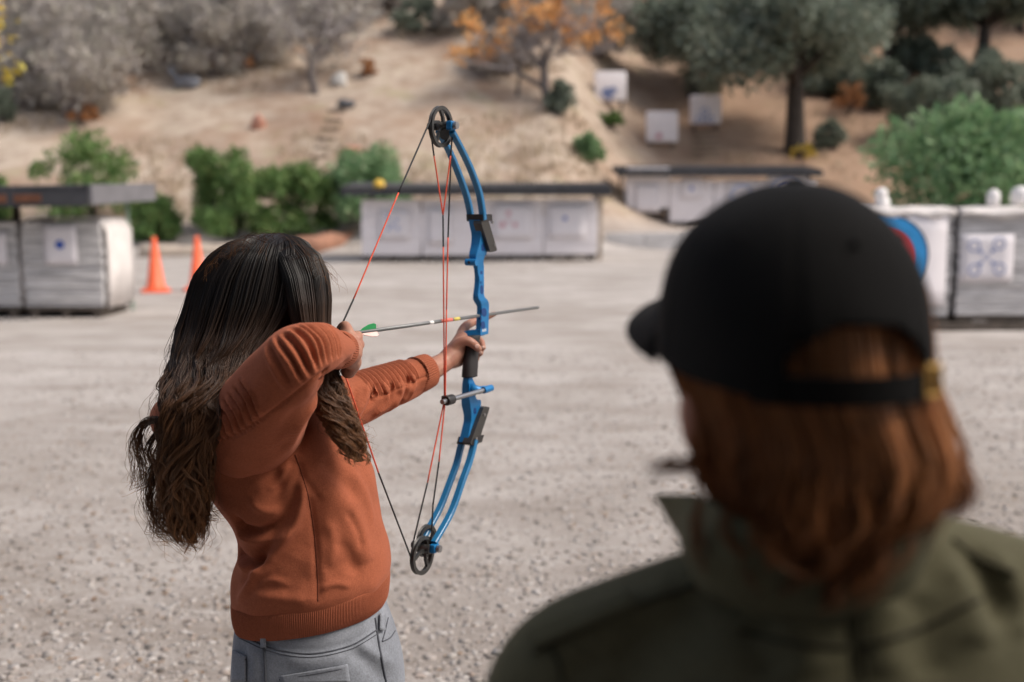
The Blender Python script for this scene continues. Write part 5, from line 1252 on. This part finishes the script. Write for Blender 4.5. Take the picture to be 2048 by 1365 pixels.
def hull_strands(rows, locks, per, K, seed, wave=0.006, wl=7.0, tend=(0.8, 1.0), spread=0.05, wstart=0.35, rad=0.0007, lock_r=0.008, phi=(0, 6.283), lift=0.03, taper=0.35, t0=0.0, fuzz=0.15, inner=0.0, drift_=0.12, bumpy=1.0):
    """hair that leaves the crown evenly and gathers lower down into separate waving locks"""
    r = np.random.default_rng(seed); f = hull_fn(rows); out = []; al = []; rn = []
    for L_ in range(locks):
        ph = r.uniform(*phi); te = r.uniform(*tend); lr = abs(r.normal(0, lift)) * (1 if r.random() < 0.7 else -1) - inner * r.random(); p0 = np.array([2.2 * math.sin(ph * 1.7 + seed), 2.2 * math.cos(ph * 1.3 + seed)]) + r.normal(0, 0.55, 2); fr = wl * r.uniform(0.9, 1.12); am = wave * r.uniform(0.5, 1.4); drift = r.normal(0, drift_)
        lock_c = r.random(); tw0 = r.random() * 6.283; tw = r.uniform(-9, 9)
        for _ in range(per):
            t = np.clip((t0 + (1 - t0) * np.linspace(0, 1, K)) * te * r.uniform(0.96, 1.015), 0, 1); q = f(t)
            g = np.clip((t - wstart) / 0.42, 0, 1); g = g * g * (3 - 2 * g)
            a = ph + r.normal(0, spread) * (1 - g) + drift * t; e = 1 + lr * (0.5 + 0.5 * g) + bumpy * (0.022 * np.sin(3 * ph + 9 * t) + 0.018 * np.sin(7 * ph + 2 + 5 * t)) + r.normal(0, 0.015) * (1 - g)
            x = q[:, 0] + np.cos(a) * q[:, 3] * e; y = q[:, 1] - np.sin(a) * q[:, 4] * e; z = q[:, 2].copy()
            wv = np.sin(t * fr * 6.283 + p0[0]) * am * g; wv2 = np.cos(t * fr * 6.283 * 0.93 + p0[1]) * am * 0.8 * g
            rr = lock_r * math.sqrt(r.random()); an = r.random() * 6.283 + tw0; pr = g * (1 - 0.78 * np.clip((t / te - 0.72) / 0.28, 0, 1))
            fz = r.normal(0, fuzz * lock_r, 3)
            x = x + wv + (np.cos(an + tw * t) * rr) * pr + fz[0] * g; y = y + wv2 + (np.sin(an + tw * t) * rr) * pr + fz[1] * g
            z = z + np.sin(t * fr * 6.283 + p0[1]) * am * 0.3 * g + fz[2] * g
            out.append(np.stack([x, y, z], -1)); al.append(t); rn.append(np.full(K, np.clip(0.65 * lock_c + 0.35 * r.random(), 0, 1)))
    Pt = np.array(out); tt = np.linspace(0, 1, K)[None, :]
    rd = rad * (1 - (1 - taper) * np.clip((tt - 0.55) / 0.45, 0, 1)) * r.uniform(0.7, 1.25, (len(Pt), 1))
    return Pt, rd, np.array(al), np.array(rn)
def put_hair(name, sets, m, par):
    V, F, a_, r__ = [], [], [], []; o = 0
    for (Pt, rd, al, rn) in sets:
        v, f = strands_mesh(Pt, rd); V.append(v); F.append(f + o); o += len(v); a_.append(np.repeat(al.reshape(-1), 3)); r__.append(np.repeat(rn.reshape(-1), 3))
    return idxmesh(name, np.vstack(V), np.vstack(F), m, par, True, {'along': np.concatenate(a_), 'rnd': np.concatenate(r__)})
def hull_core(rows, scale, m, par, name='hair_underlayer', al=(0, 1), n=60, thin=0.45):
    def sc_(i): return scale * (1 - thin * smooth01((i / n - 0.5) / 0.4))
    f = hull_fn(rows); q = f(np.linspace(0.015, 0.985, n)); mb = MB(); G_ = []
    for i, k in enumerate(q): G_.append([Vector((k[0] + math.cos(a) * k[3] * sc_(i), k[1] - math.sin(a) * k[4] * sc_(i), k[2])) + Vector((mnoise.noise(Vector((a * 3, i * 0.2, 1))), 0, 0)) * 0.006 for a in [2 * math.pi * j / 48 for j in range(48)]])
    mb.grid(G_); V = np.array([tuple(p) for p in mb.v])
    o = obj(name, mb, m, par, True); me = o.data
    a = me.attributes.new('along', 'FLOAT', 'POINT'); a.data.foreach_set('value', np.repeat(np.linspace(al[0], al[1], n), 48)); b = me.attributes.new('rnd', 'FLOAT', 'POINT'); b.data.foreach_set('value', np.full(n * 48, 0.1))
    return o
rowsA = [(468, 530, 566, 2.09, 0.012), (474, 496, 590, 2.09, 0.045), (486, 460, 610, 2.09, 0.07), (510, 428, 620, 2.085, 0.088), (550, 398, 625, 2.08, 0.098), (600, 381, 618, 2.07, 0.101), (650, 367, 592, 2.055, 0.096), (700, 357, 556, 2.02, 0.086), (750, 351, 512, 1.965, 0.073), (800, 346, 474, 1.915, 0.060), (850, 340, 444, 1.895, 0.050), (900, 337, 424, 1.90, 0.046), (950, 335, 415, 1.915, 0.042), (1000, 336, 410, 1.93, 0.036), (1050, 347, 408, 1.94, 0.028), (1095, 372, 405, 1.945, 0.015)]
rowsB = [(468, 535, 566, 2.09, 0.012), (480, 520, 600, 2.085, 0.04), (510, 540, 634, 2.07, 0.065), (550, 560, 650, 2.06, 0.075), (600, 575, 656, 2.05, 0.08), (650, 590, 655, 2.04, 0.075), (700, 600, 662, 2.02, 0.06), (750, 612, 672, 1.99, 0.045), (800, 630, 690, 1.965, 0.034), (850, 655, 712, 1.945, 0.028), (890, 680, 728, 1.935, 0.024), (930, 705, 738, 1.93, 0.016)]
hair = hull_core(rowsA, 0.88, M['hair_dark'], girl)
hair.name = 'hair'; ORG['hair'] = Vector(gfoot)
hull_core(rowsB, 0.80, M['hair_dark'], hair, 'front_lock_underlayer', n=44)
setA = hull_strands(rowsA, 250, 16, 36, 1, 0.0090, 4.8, (0.76, 0.98), 0.05, 0.22, 0.0008, 0.0080, lift=0.05, fuzz=0.08)
setA2 = hull_strands(rowsA, 95, 13, 36, 2, 0.0150, 5.0, (0.80, 1.0), 0.05, 0.22, 0.0008, 0.0062, lift=0.10, phi=(0.6, 3.6), fuzz=0.08)
setF = hull_strands(rowsA, 170, 2, 30, 3, 0.012, 4.0, (0.6, 1.0), 0.12, 0.20, 0.00038, 0.012, lift=0.08, fuzz=0.9)
put_hair('strands', [setA, setA2, setF], M['hair_dark'], hair)
setB = hull_strands(rowsB, 72, 15, 44, 4, wave=0.0080, wl=12.0, tend=(0.84, 1.0), spread=0.06, wstart=0.42, rad=0.0008, lock_r=0.0055, lift=0.08)
setB2 = hull_strands(rowsB, 40, 3, 40, 6, wave=0.013, wl=11.0, tend=(0.86, 1.0), spread=0.15, wstart=0.5, rad=0.0004, lock_r=0.012, fuzz=0.6)
put_hair('front_lock', [setB, setB2], M['hair_dark'], hair)
# loose curls blown out to the left
def guide_strands(guides, per, K, seed, rr, jit=0.004, wave=0.003):
    r = np.random.default_rng(seed); out = []; al = []; rn = []
    for g in guides:
        base = catmull([list(P(*p)) for p in g], K)
        for _ in range(per):
            o = r.normal(0, jit, 3); t = np.linspace(0, 1, K)[:, None]; ph = r.random() * 6.28
            end = r.normal(0, jit * 1.6, 3)
            w = np.stack([np.sin(t[:, 0] * 14 + ph), np.cos(t[:, 0] * 11 + ph), np.sin(t[:, 0] * 9 + ph)], -1) * wave * t
            out.append(base + o * (0.4 + 0.6 * t) + end * t + w); al.append(np.linspace(0.45, 1, K)); rn.append(np.full(K, r.uniform(0.2, 0.9)))
    Pt = np.array(out); tt = np.linspace(0, 1, K)[None, :]
    return Pt, rr * (1 - 0.6 * tt) * r.uniform(0.7, 1.2, (len(Pt), 1)), np.array(al), np.array(rn)
gds = [[(352, 800, 1.94), (330, 835, 1.94), (292, 842, 1.95), (274, 875, 1.95), (278, 905, 1.95), (286, 930, 1.95), (282, 950, 1.95)],
       [(348, 830, 1.94), (318, 840, 1.95), (285, 850, 1.96), (270, 890, 1.95), (276, 935, 1.95), (273, 968, 1.95)],
       [(345, 880, 1.93), (325, 910, 1.94), (305, 940, 1.94), (298, 990, 1.94), (312, 1030, 1.94), (308, 1060, 1.94), (338, 1062, 1.94)],
       [(340, 900, 1.93), (318, 930, 1.94), (308, 970, 1.94), (300, 1010, 1.94), (322, 1050, 1.94), (352, 1068, 1.94)],
       [(352, 860, 1.92), (332, 900, 1.92), (322, 940, 1.93), (330, 980, 1.93), (318, 1020, 1.93), (330, 1055, 1.93), (356, 1075, 1.93)],
       [(356, 900, 1.91), (340, 950, 1.91), (350, 1000, 1.92), (336, 1040, 1.92), (360, 1080, 1.92), (384, 1086, 1.92)],
       [(345, 845, 1.93), (312, 868, 1.94), (296, 900, 1.94), (306, 930, 1.94), (292, 962, 1.94), (276, 975, 1.94)],
       [(410, 930, 1.92), (418, 970, 1.93), (406, 1010, 1.93), (420, 1030, 1.93), (434, 1028, 1.93)],
       [(400, 1000, 1.93), (412, 1030, 1.93), (408, 1060, 1.93), (396, 1090, 1.93)]]
put_hair('loose_curls', [guide_strands(gds, 34, 30, 8, 0.0007), guide_strands(gds, 10, 30, 9, 0.0004, 0.011, 0.006)], M['hair_dark'], hair)
fly = []; rf = random.Random(4)
for _ in range(95):
    u0 = rf.uniform(430, 655); side = u0 > 560
    v0 = 470 + ((u0 - 530) / 130) ** 2 * 90
    du = rf.uniform(10, 45) * (1 if side else -1); fly.append([(u0 - du, v0 + 10, 2.0), (u0, v0 - rf.uniform(0, 9), 2.0), (u0 + du * 0.6, v0 + rf.uniform(0, 20), 2.0), (u0 + du, v0 + rf.uniform(20, 60), 2.0)])
put_hair('flyaway_strands', [guide_strands(fly, 1, 14, 10, 0.00032, 0.002, 0.003)], M['hair_dark'], hair)
# ------------------------------------------------------------------ the onlooker in the cap, close to the camera
D2 = 0.82
M['skin_fair'] = mat('skin_fair', (0.46, 0.20, 0.13), 0.6, 0.12, 14, bscale=180, bstr=0.1, bdist=0.0006)
M['cap_black'] = cloth_mat('black_cotton', (0.0075, 0.007, 0.0068), 700, 0.2, 0.9, 0.05)
M['olive'] = cloth_mat('olive_cotton', (0.125, 0.116, 0.068), 500, 0.15, 0.85, 0.12)
M['trim_olive'] = cloth_mat('olive_trim', (0.06, 0.056, 0.034), 500)
M['brass'] = paint('brass', (0.65, 0.40, 0.12), 0.35, 0.9)
M['lens_yellow'] = paint('yellow_frame', (0.30, 0.23, 0.03), 0.4)
pf = OG(0.215, 0.84)
per = thing('person', 'onlooker in black cap and olive jacket seen from behind, close at right', 'person', pf)
HX, HY = P(1583, 600, D2).x, D2
YAW = R(14); hf = Vector((-math.sin(YAW), math.cos(YAW), 0)); hl = Vector((hf.y, -hf.x, 0))
ZT = P(1583, 366, D2 - 0.02).z; ZB = P(1640, 812, D2 - 0.10).z
HC2 = Vector((HX, HY, 0))
def q2(f, l, z): return HC2 + hf * f + hl * l + UP * z
bm2 = MB()
def b2(f, l, z, r_): bm2.ball(q2(f, l, z), r_, 16, 12)
ZE = ZB + 0.005
b2(0.004, 0, ZE + 0.045, (0.066, 0.072, 0.080)); b2(0.03, 0, ZE - 0.03, (0.057, 0.062, 0.075)); b2(0.055, 0, ZE - 0.085, 0.04); b2(0.100, 0, ZE - 0.02, 0.014); b2(0.108, 0, ZE - 0.032, 0.013)
for s_ in (-1, 1):
    b2(0.060, s_ * 0.030, ZE - 0.035, 0.028); b2(0.0, s_ * 0.072, ZE - 0.025, (0.013, 0.016, 0.032)); b2(0.085, s_ * 0.032, ZE + 0.022, (0.016, 0.016, 0.01))
b2(0.095, 0, ZE - 0.065, (0.02, 0.016, 0.007)); b2(0.093, 0, ZE - 0.076, (0.018, 0.015, 0.007))
capsule(bm2, [(1590, 800, 0.82, 0.055), (1610, 950, 0.82, 0.056), (1630, 1080, 0.82, 0.054), (1640, 1180, 0.82, 0.052)], 16)
capsule(bm2, [(1640, 1230, 0.83, 0.060), (1640, 1600, 0.83, 0.085), (1640, 2300, 0.84, 0.09), (1640, 2700, 0.84, 0.085)], 16)
for s_, us in ((-1, 1160), (1, 2120)):
    capsule(bm2, [(1640 + s_ * 60, 1290, 0.83, 0.045), (us - s_ * 10, 1400, 0.83, 0.034), (us + s_ * 30, 1560, 0.835, 0.036), (us + s_ * 40, 2100, 0.84, 0.036), (us + s_ * 20, 2600, 0.88, 0.026), (us + s_ * 15, 2700, 0.89, 0.028)], 12)
    x0 = P(1640, 2600, 0.84).x + s_ * 0.09
    bm2.tube([Vector((x0, 0.84, 0.72)), Vector((x0, 0.85, 0.45)), Vector((x0, 0.86, 0.08))], [0.085, 0.06, 0.04], 12)
    for k in range(4):
        hx = P(us + s_ * 15, 2700, 0.89); bm2.tube([hx + Vector((0, -0.024 + 0.016 * k, -0.02)), hx + Vector((0, -0.022 + 0.015 * k, -0.075)), hx + Vector((-s_ * 0.012, -0.02 + 0.014 * k, -0.10))], [0.0095, 0.0085, 0.007], 8)
    bm2.tube([hx + Vector((0, 0.02, 0)), hx + Vector((-s_ * 0.01, 0.045, -0.035)), hx + Vector((-s_ * 0.015, 0.05, -0.06))], [0.011, 0.01, 0.008], 8)
V2, F2 = remesh(bm2, 0.005, 4); obj('body', (V2, F2), M['skin_fair'], per, True)
# --- hair
rows2 = [(420, 1560, 1620, 0.82, 0.01), (440, 1470, 1710, 0.82, 0.045), (500, 1395, 1785, 0.82, 0.072), (580, 1355, 1820, 0.82, 0.083), (660, 1345, 1832, 0.82, 0.088), (740, 1350, 1836, 0.82, 0.091), (800, 1368, 1845, 0.818, 0.093), (860, 1388, 1866, 0.815, 0.092), (930, 1402, 1884, 0.81, 0.090), (1000, 1412, 1862, 0.805, 0.088), (1060, 1436, 1812, 0.80, 0.082), (1110, 1466, 1776, 0.80, 0.074), (1160, 1512, 1738, 0.795, 0.064), (1205, 1560, 1700, 0.79, 0.050)]
rows2 = [(390 + (r_[0] - 390) * (1 - 0.85 * r_[4] / r_[3]) if r_[0] > 800 else r_[0] - (r_[0] - 390) * 0.085 * smooth01((r_[0] - 600) / 200), *r_[1:]) for r_ in rows2]     # the near side of the mass is what ends at these heights
h2 = hull_core(rows2, 0.965, M['hair_auburn'], per, thin=0.35); h2.name = 'hair'; ORG['hair.001'] = Vector(pf); ORG[h2.name] = Vector(pf)
s1_ = hull_strands(rows2, 230, 12, 24, 21, wave=0.007, wl=3.4, tend=(0.76, 1.0), spread=0.05, wstart=0.55, rad=0.0012, lock_r=0.008, lift=0.03, t0=0.25)
s2_ = hull_strands(rows2, 90, 10, 24, 22, wave=0.017, wl=4.0, tend=(0.74, 1.0), spread=0.05, wstart=0.5, rad=0.0011, lock_r=0.009, lift=0.09, t0=0.3, fuzz=0.3)
put_hair('strands', [s1_, s2_], M['hair_auburn'], h2)
g2 = [[(1835, 800, 0.76), (1870, 870, 0.755), (1908, 925, 0.755), (1925, 965, 0.755), (1918, 1000, 0.755), (1895, 990, 0.755)],
      [(1825, 830, 0.75), (1850, 900, 0.745), (1868, 960, 0.745), (1860, 1020, 0.745), (1835, 1060, 0.745)],
      [(1400, 850, 0.78), (1405, 905, 0.77), (1370, 925, 0.77), (1330, 925, 0.77), (1298, 940, 0.77)],
      [(1410, 870, 0.78), (1410, 915, 0.77), (1380, 930, 0.77), (1350, 930, 0.77), (1320, 938, 0.77)],
      [(1840, 820, 0.78), (1875, 880, 0.77), (1905, 930, 0.77), (1920, 970, 0.77), (1908, 1000, 0.77)],
      [(1830, 830, 0.78), (1868, 890, 0.77), (1895, 940, 0.77), (1912, 985, 0.77), (1880, 1010, 0.77)],
      [(1845, 850, 0.78), (1880, 910, 0.77), (1905, 955, 0.77), (1885, 1000, 0.77), (1850, 1040, 0.77)],
      [(1400, 1000, 0.76), (1390, 1060, 0.76), (1405, 1120, 0.76)]]
for gs in (g2[2:4], g2[0:2] + g2[4:7], g2[7:]): put_hair('flicked_ends', [guide_strands(gs, 14 if gs[0][0][0] < 1500 else 40, 22, 23, 0.0009, 0.0022 if gs[0][0][0] < 1500 else 0.0035, 0.003)], M['hair_auburn'], h2)
# --- cap
nC, mC = 96, 40
capV = []; capF = []
def capr(phi, w):      # phi from the face direction, w height 0..1
    a = 0.111; b = 0.0935
    k = (1 - max(0.0, w) ** 2.35) ** (1 / 2.1)
    return hf * (a * math.cos(phi) * k) + hl * (b * math.sin(phi) * k)
def zedge(phi): return ZB + 0.028 * (1 + math.cos(phi)) * 0.5
for i in range(mC + 1):
    w = (i / mC) ** 0.9
    for k in range(nC):
        phi = 2 * math.pi * k / nC; zb = zedge(phi)
        seamd = min(abs(((phi - R(30)) % R(60)) - s_) for s_ in (0, R(60)))
        dent = -0.0022 * math.exp(-(seamd / 0.030) ** 2) + 0.0010 * math.exp(-((seamd - 0.07) / 0.03) ** 2)
        p = Vector((HX, HY, 0)) + capr(phi, min(w, 0.9995)) * (1 + dent * 8) + UP * (zb + (ZT - zb) * w)
        p += Vector((mnoise.noise(p * 14), mnoise.noise(p * 14 + Vector((3, 0, 0))), mnoise.noise(p * 14 + Vector((0, 5, 0))))) * 0.003
        capV.append(p)
for i in range(mC):
    for k in range(nC):
        phi = 2 * math.pi * (k + 0.5) / nC; dphi = (phi - math.pi); z = ZB + (ZT - ZB) * ((i + 0.5) / mC) ** 0.9
        x = dphi / R(34)
        if abs(x) < 1 and z < ZB + 0.017 + 0.036 * math.sqrt(max(0, 1 - x * x)): continue
        capF.append((i * nC + k, i * nC + (k + 1) % nC, (i + 1) * nC + (k + 1) % nC, (i + 1) * nC + k))
cap = thing('cap', None, None, pf); cap.parent = per; cap.location = (0, 0, 0); ORG[cap.name] = Vector(pf)
cap['label'] = 'black baseball cap with open back and brass buckle'
mb = MB(); mb.v = capV; mb.f = capF
crown = obj('crown', mb, M['cap_black'], cap, True); s = crown.modifiers.new('s', 'SOLIDIFY'); s.thickness = 0.0025; s.offset = 0
obj('button', MB().ball(Vector((HX, HY, ZT + 0.001)), (0.008, 0.008, 0.004), 14, 8), M['cap_black'], cap, True)
for k in range(6):
    phi = R(60 * k); w = 0.72; p = Vector((HX, HY, 0)) + capr(phi, w) * 1.012 + UP * (zedge(phi) + (ZT - zedge(phi)) * w)
    obj('eyelet', MB().ball(p, 0.0032, 10, 6), M['cap_black'], cap, True)
G_ = []
for j in range(25):
    phi = math.pi + R(46) * (j / 12 - 1); c = Vector((HX, HY, 0)) + capr(phi, 0.02) * 1.012; o_ = (capr(phi, 0.02)).normalized()
    z0 = ZB + 0.001
    G_.append([c + UP * z0 + o_ * 0.0015, c + UP * (z0 + 0.019) + o_ * 0.0015, c + UP * (z0 + 0.019) - o_ * 0.0015, c + UP * z0 - o_ * 0.0015])
obj('strap', MB().grid(G_), M['cap_black'], cap)
bphi = math.pi - R(27)
pb = P(1812, 748, 0.735); bk = MB()
ob = (pb - Vector((HX, HY, pb.z))).normalized(); tb = Vector((-ob.y, ob.x, 0)); rotb = Matrix((tb, ob, UP)).transposed()
bpos = Vector((HX, HY, 0)) + capr(math.pi + R(31), 0.02) * 1.05; alt = Vector((HX, HY, 0)) + capr(math.pi - R(31), 0.02) * 1.05
bpos = bpos if bpos.x > alt.x else alt
for (dx, dz, sx_, sz_) in ((-0.007, 0, 0.003, 0.022), (0.007, 0, 0.003, 0.022), (0, 0.0095, 0.017, 0.003), (0, -0.0095, 0.017, 0.003), (0, 0, 0.002, 0.02)):
    bk.rbox(Vector((bpos.x, bpos.y, ZB + 0.014)) + tb * dx + UP * dz, (sx_, 0.003, sz_), rotb, 0.0008)
obj('buckle', bk, M['brass'], cap, True)
# curved brim
G_ = []
for i in range(9):
    t = i / 8; row = []
    for k in range(25):
        ph = R(-72) + R(144) * k / 24; base = capr(ph, 0.03) * 0.99
        ext = 0.080 * (1 - abs(ph / R(72)) ** 6.0)
        p = Vector((HX, HY, ZB + 0.042)) + base + hf * ext * t + hl * (0.004 * t * math.sin(ph)); lat_ = (p - Vector((HX, HY, 0))).dot(hl)
        p.z += 0.016 - 4.0 * lat_ * lat_ * (0.75 + 0.25 * t) - 0.012 * t
        row.append(p)
    G_.append(row)
mb = MB(); mb.grid(G_, closed=False, cap0=False, cap1=False); o = obj('brim', mb, M['cap_black'], cap, True); s = o.modifiers.new('s', 'SOLIDIFY'); s.thickness = 0.004; s.offset = 0
# --- jacket
jk = MB()
jk.grid(ring_loft([(1290, 2900, 1990, 2880, 0.84, 0.125), (1280, 2400, 2000, 2370, 0.84, 0.130), (1240, 1900, 2030, 1870, 0.84, 0.135), (1190, 1560, 2080, 1500, 0.835, 0.130), (1170, 1380, 2110, 1300, 0.83, 0.120), (1230, 1270, 2060, 1190, 0.83, 0.100), (1370, 1190, 1920, 1120, 0.825, 0.080), (1450, 1140, 1830, 1085, 0.82, 0.070)], 40, 90))
capsule(jk, [(1640, 1200, 0.82, 0.066), (1460, 1235, 0.825, 0.058), (1280, 1290, 0.83, 0.056), (1150, 1345, 0.83, 0.056), (1110, 1440, 0.835, 0.060), (1085, 1700, 0.845, 0.058), (1060, 2100, 0.86, 0.052), (1090, 2600, 0.885, 0.042)], 18)
capsule(jk, [(1640, 1190, 0.82, 0.066), (1820, 1175, 0.825, 0.058), (2000, 1210, 0.83, 0.056), (2130, 1255, 0.83, 0.056), (2190, 1350, 0.835, 0.060), (2210, 1700, 0.845, 0.058), (2220, 2100, 0.86, 0.052), (2170, 2600, 0.885, 0.042)], 18)
VJ, FJ = remesh(jk, 0.005, 10)
VJ = sculpt(VJ, FJ, [([(1705, 1210), (1712, 1280), (1720, 1364)], 0.006, -0.003), ([(1420, 1200), (1300, 1260), (1220, 1340)], 0.014, -0.006), ([(1360, 1180), (1260, 1220), (1150, 1280)], 0.014, 0.005), ([(1880, 1120), (1930, 1200), (1960, 1300)], 0.014, 0.008), ([(1940, 1110), (1985, 1170), (2010, 1260)], 0.012, -0.008), ([(1980, 1110), (2020, 1180), (2040, 1280)], 0.012, 0.007), ([(1560, 1230), (1600, 1300), (1620, 1364)], 0.018, 0.007), ([(1500, 1240), (1530, 1310), (1540, 1364)], 0.016, -0.007), ([(1790, 1200), (1770, 1270), (1780, 1364)], 0.016, 0.006), ([(1840, 1180), (1850, 1260), (1870, 1364)], 0.016, -0.006), ([(1180, 1300), (1160, 1340), (1150, 1364)], 0.012, -0.006)])
jacket = obj('jacket', (VJ, FJ), M['olive'], per, True)
jbv = bvh_of(VJ, FJ)
for du in (-10, 12): obj('back_seam', seam(jbv, [(1704 + du, 1215), (1711 + du, 1290), (1718 + du, 1364)], 0.0016, 0.0003), M['trim_olive'], jacket, True)
M['olive_dark'] = cloth_mat('olive_seam', (0.05, 0.046, 0.028), 500)
for pts in ([(1400, 1168), (1290, 1206), (1180, 1252), (1070, 1306)], [(1075, 1268), (1110, 1310), (1128, 1364)], [(1480, 1262), (1600, 1290), (1715, 1292), (1830, 1262), (1960, 1200)], [(1905, 1080), (1960, 1120), (2030, 1150)]):
    sm_ = seam(jbv, pts, 0.0020, 0.0004)
    if sm_.v: obj('stitched_seam', sm_, M['olive_dark'], jacket, True)
# turned-up collar with a flared left point
def colrow(pts, n=40): return [Vector(k) for k in catmull([list(P(*p)) for p in pts], n)]
r0 = colrow([(1395, 1150, 0.86), (1400, 1175, 0.79), (1480, 1215, 0.755), (1600, 1240, 0.745), (1720, 1225, 0.745), (1820, 1170, 0.76), (1860, 1110, 0.81), (1850, 1070, 0.87)])
r1 = colrow([(1365, 1080, 0.87), (1372, 1095, 0.785), (1470, 1120, 0.742), (1600, 1140, 0.732), (1720, 1130, 0.732), (1835, 1090, 0.75), (1878, 1045, 0.81), (1870, 1020, 0.87)])
r2 = colrow([(1312, 990, 0.88), (1405, 992, 0.80), (1480, 1040, 0.745), (1600, 1070, 0.735), (1720, 1060, 0.735), (1830, 1030, 0.755), (1872, 1000, 0.81), (1868, 985, 0.87)])
Gc = [[a.lerp(b, t) if t <= 1 else b.lerp(c, t - 1) for a, b, c in zip(r0, r1, r2)] for t in [x / 6 for x in range(13)]]
mb = MB(); mb.grid(Gc, closed=False, cap0=False, cap1=False); o = obj('collar', mb, M['olive'], jacket, True); s = o.modifiers.new('s', 'SOLIDIFY'); s.thickness = 0.004; s.offset = 0
# epaulette strip on the left shoulder
mb_, _g = patch(jbv, ((1060, 1262), (1250, 1182), (1275, 1215), (1078, 1300)), 18, 6, 0.003); o = obj('shoulder_tab', mb_, M['olive'], jacket, True); s = o.modifiers.new('s', 'SOLIDIFY'); s.thickness = 0.003
M['trousers'] = cloth_mat('dark_trousers', (0.05, 0.05, 0.055), 500)
tz = MB()
for s_ in (-1, 1):
    x0 = P(1640, 2600, 0.84).x + s_ * 0.09
    tz.tube([Vector((x0 - s_ * 0.02, 0.84, 0.80)), Vector((x0, 0.84, 0.70)), Vector((x0, 0.85, 0.45)), Vector((x0, 0.86, 0.05))], [0.105, 0.10, 0.08, 0.065], 18)
    shoe(OG(x0, 0.88), (0, 1, 0), per, M['cap_black'], 0.27, 0.05, 0.09)
Vz, Fz = remesh(tz, 0.008, 4); obj('trousers', (Vz, Fz), M['trousers'], per, True)
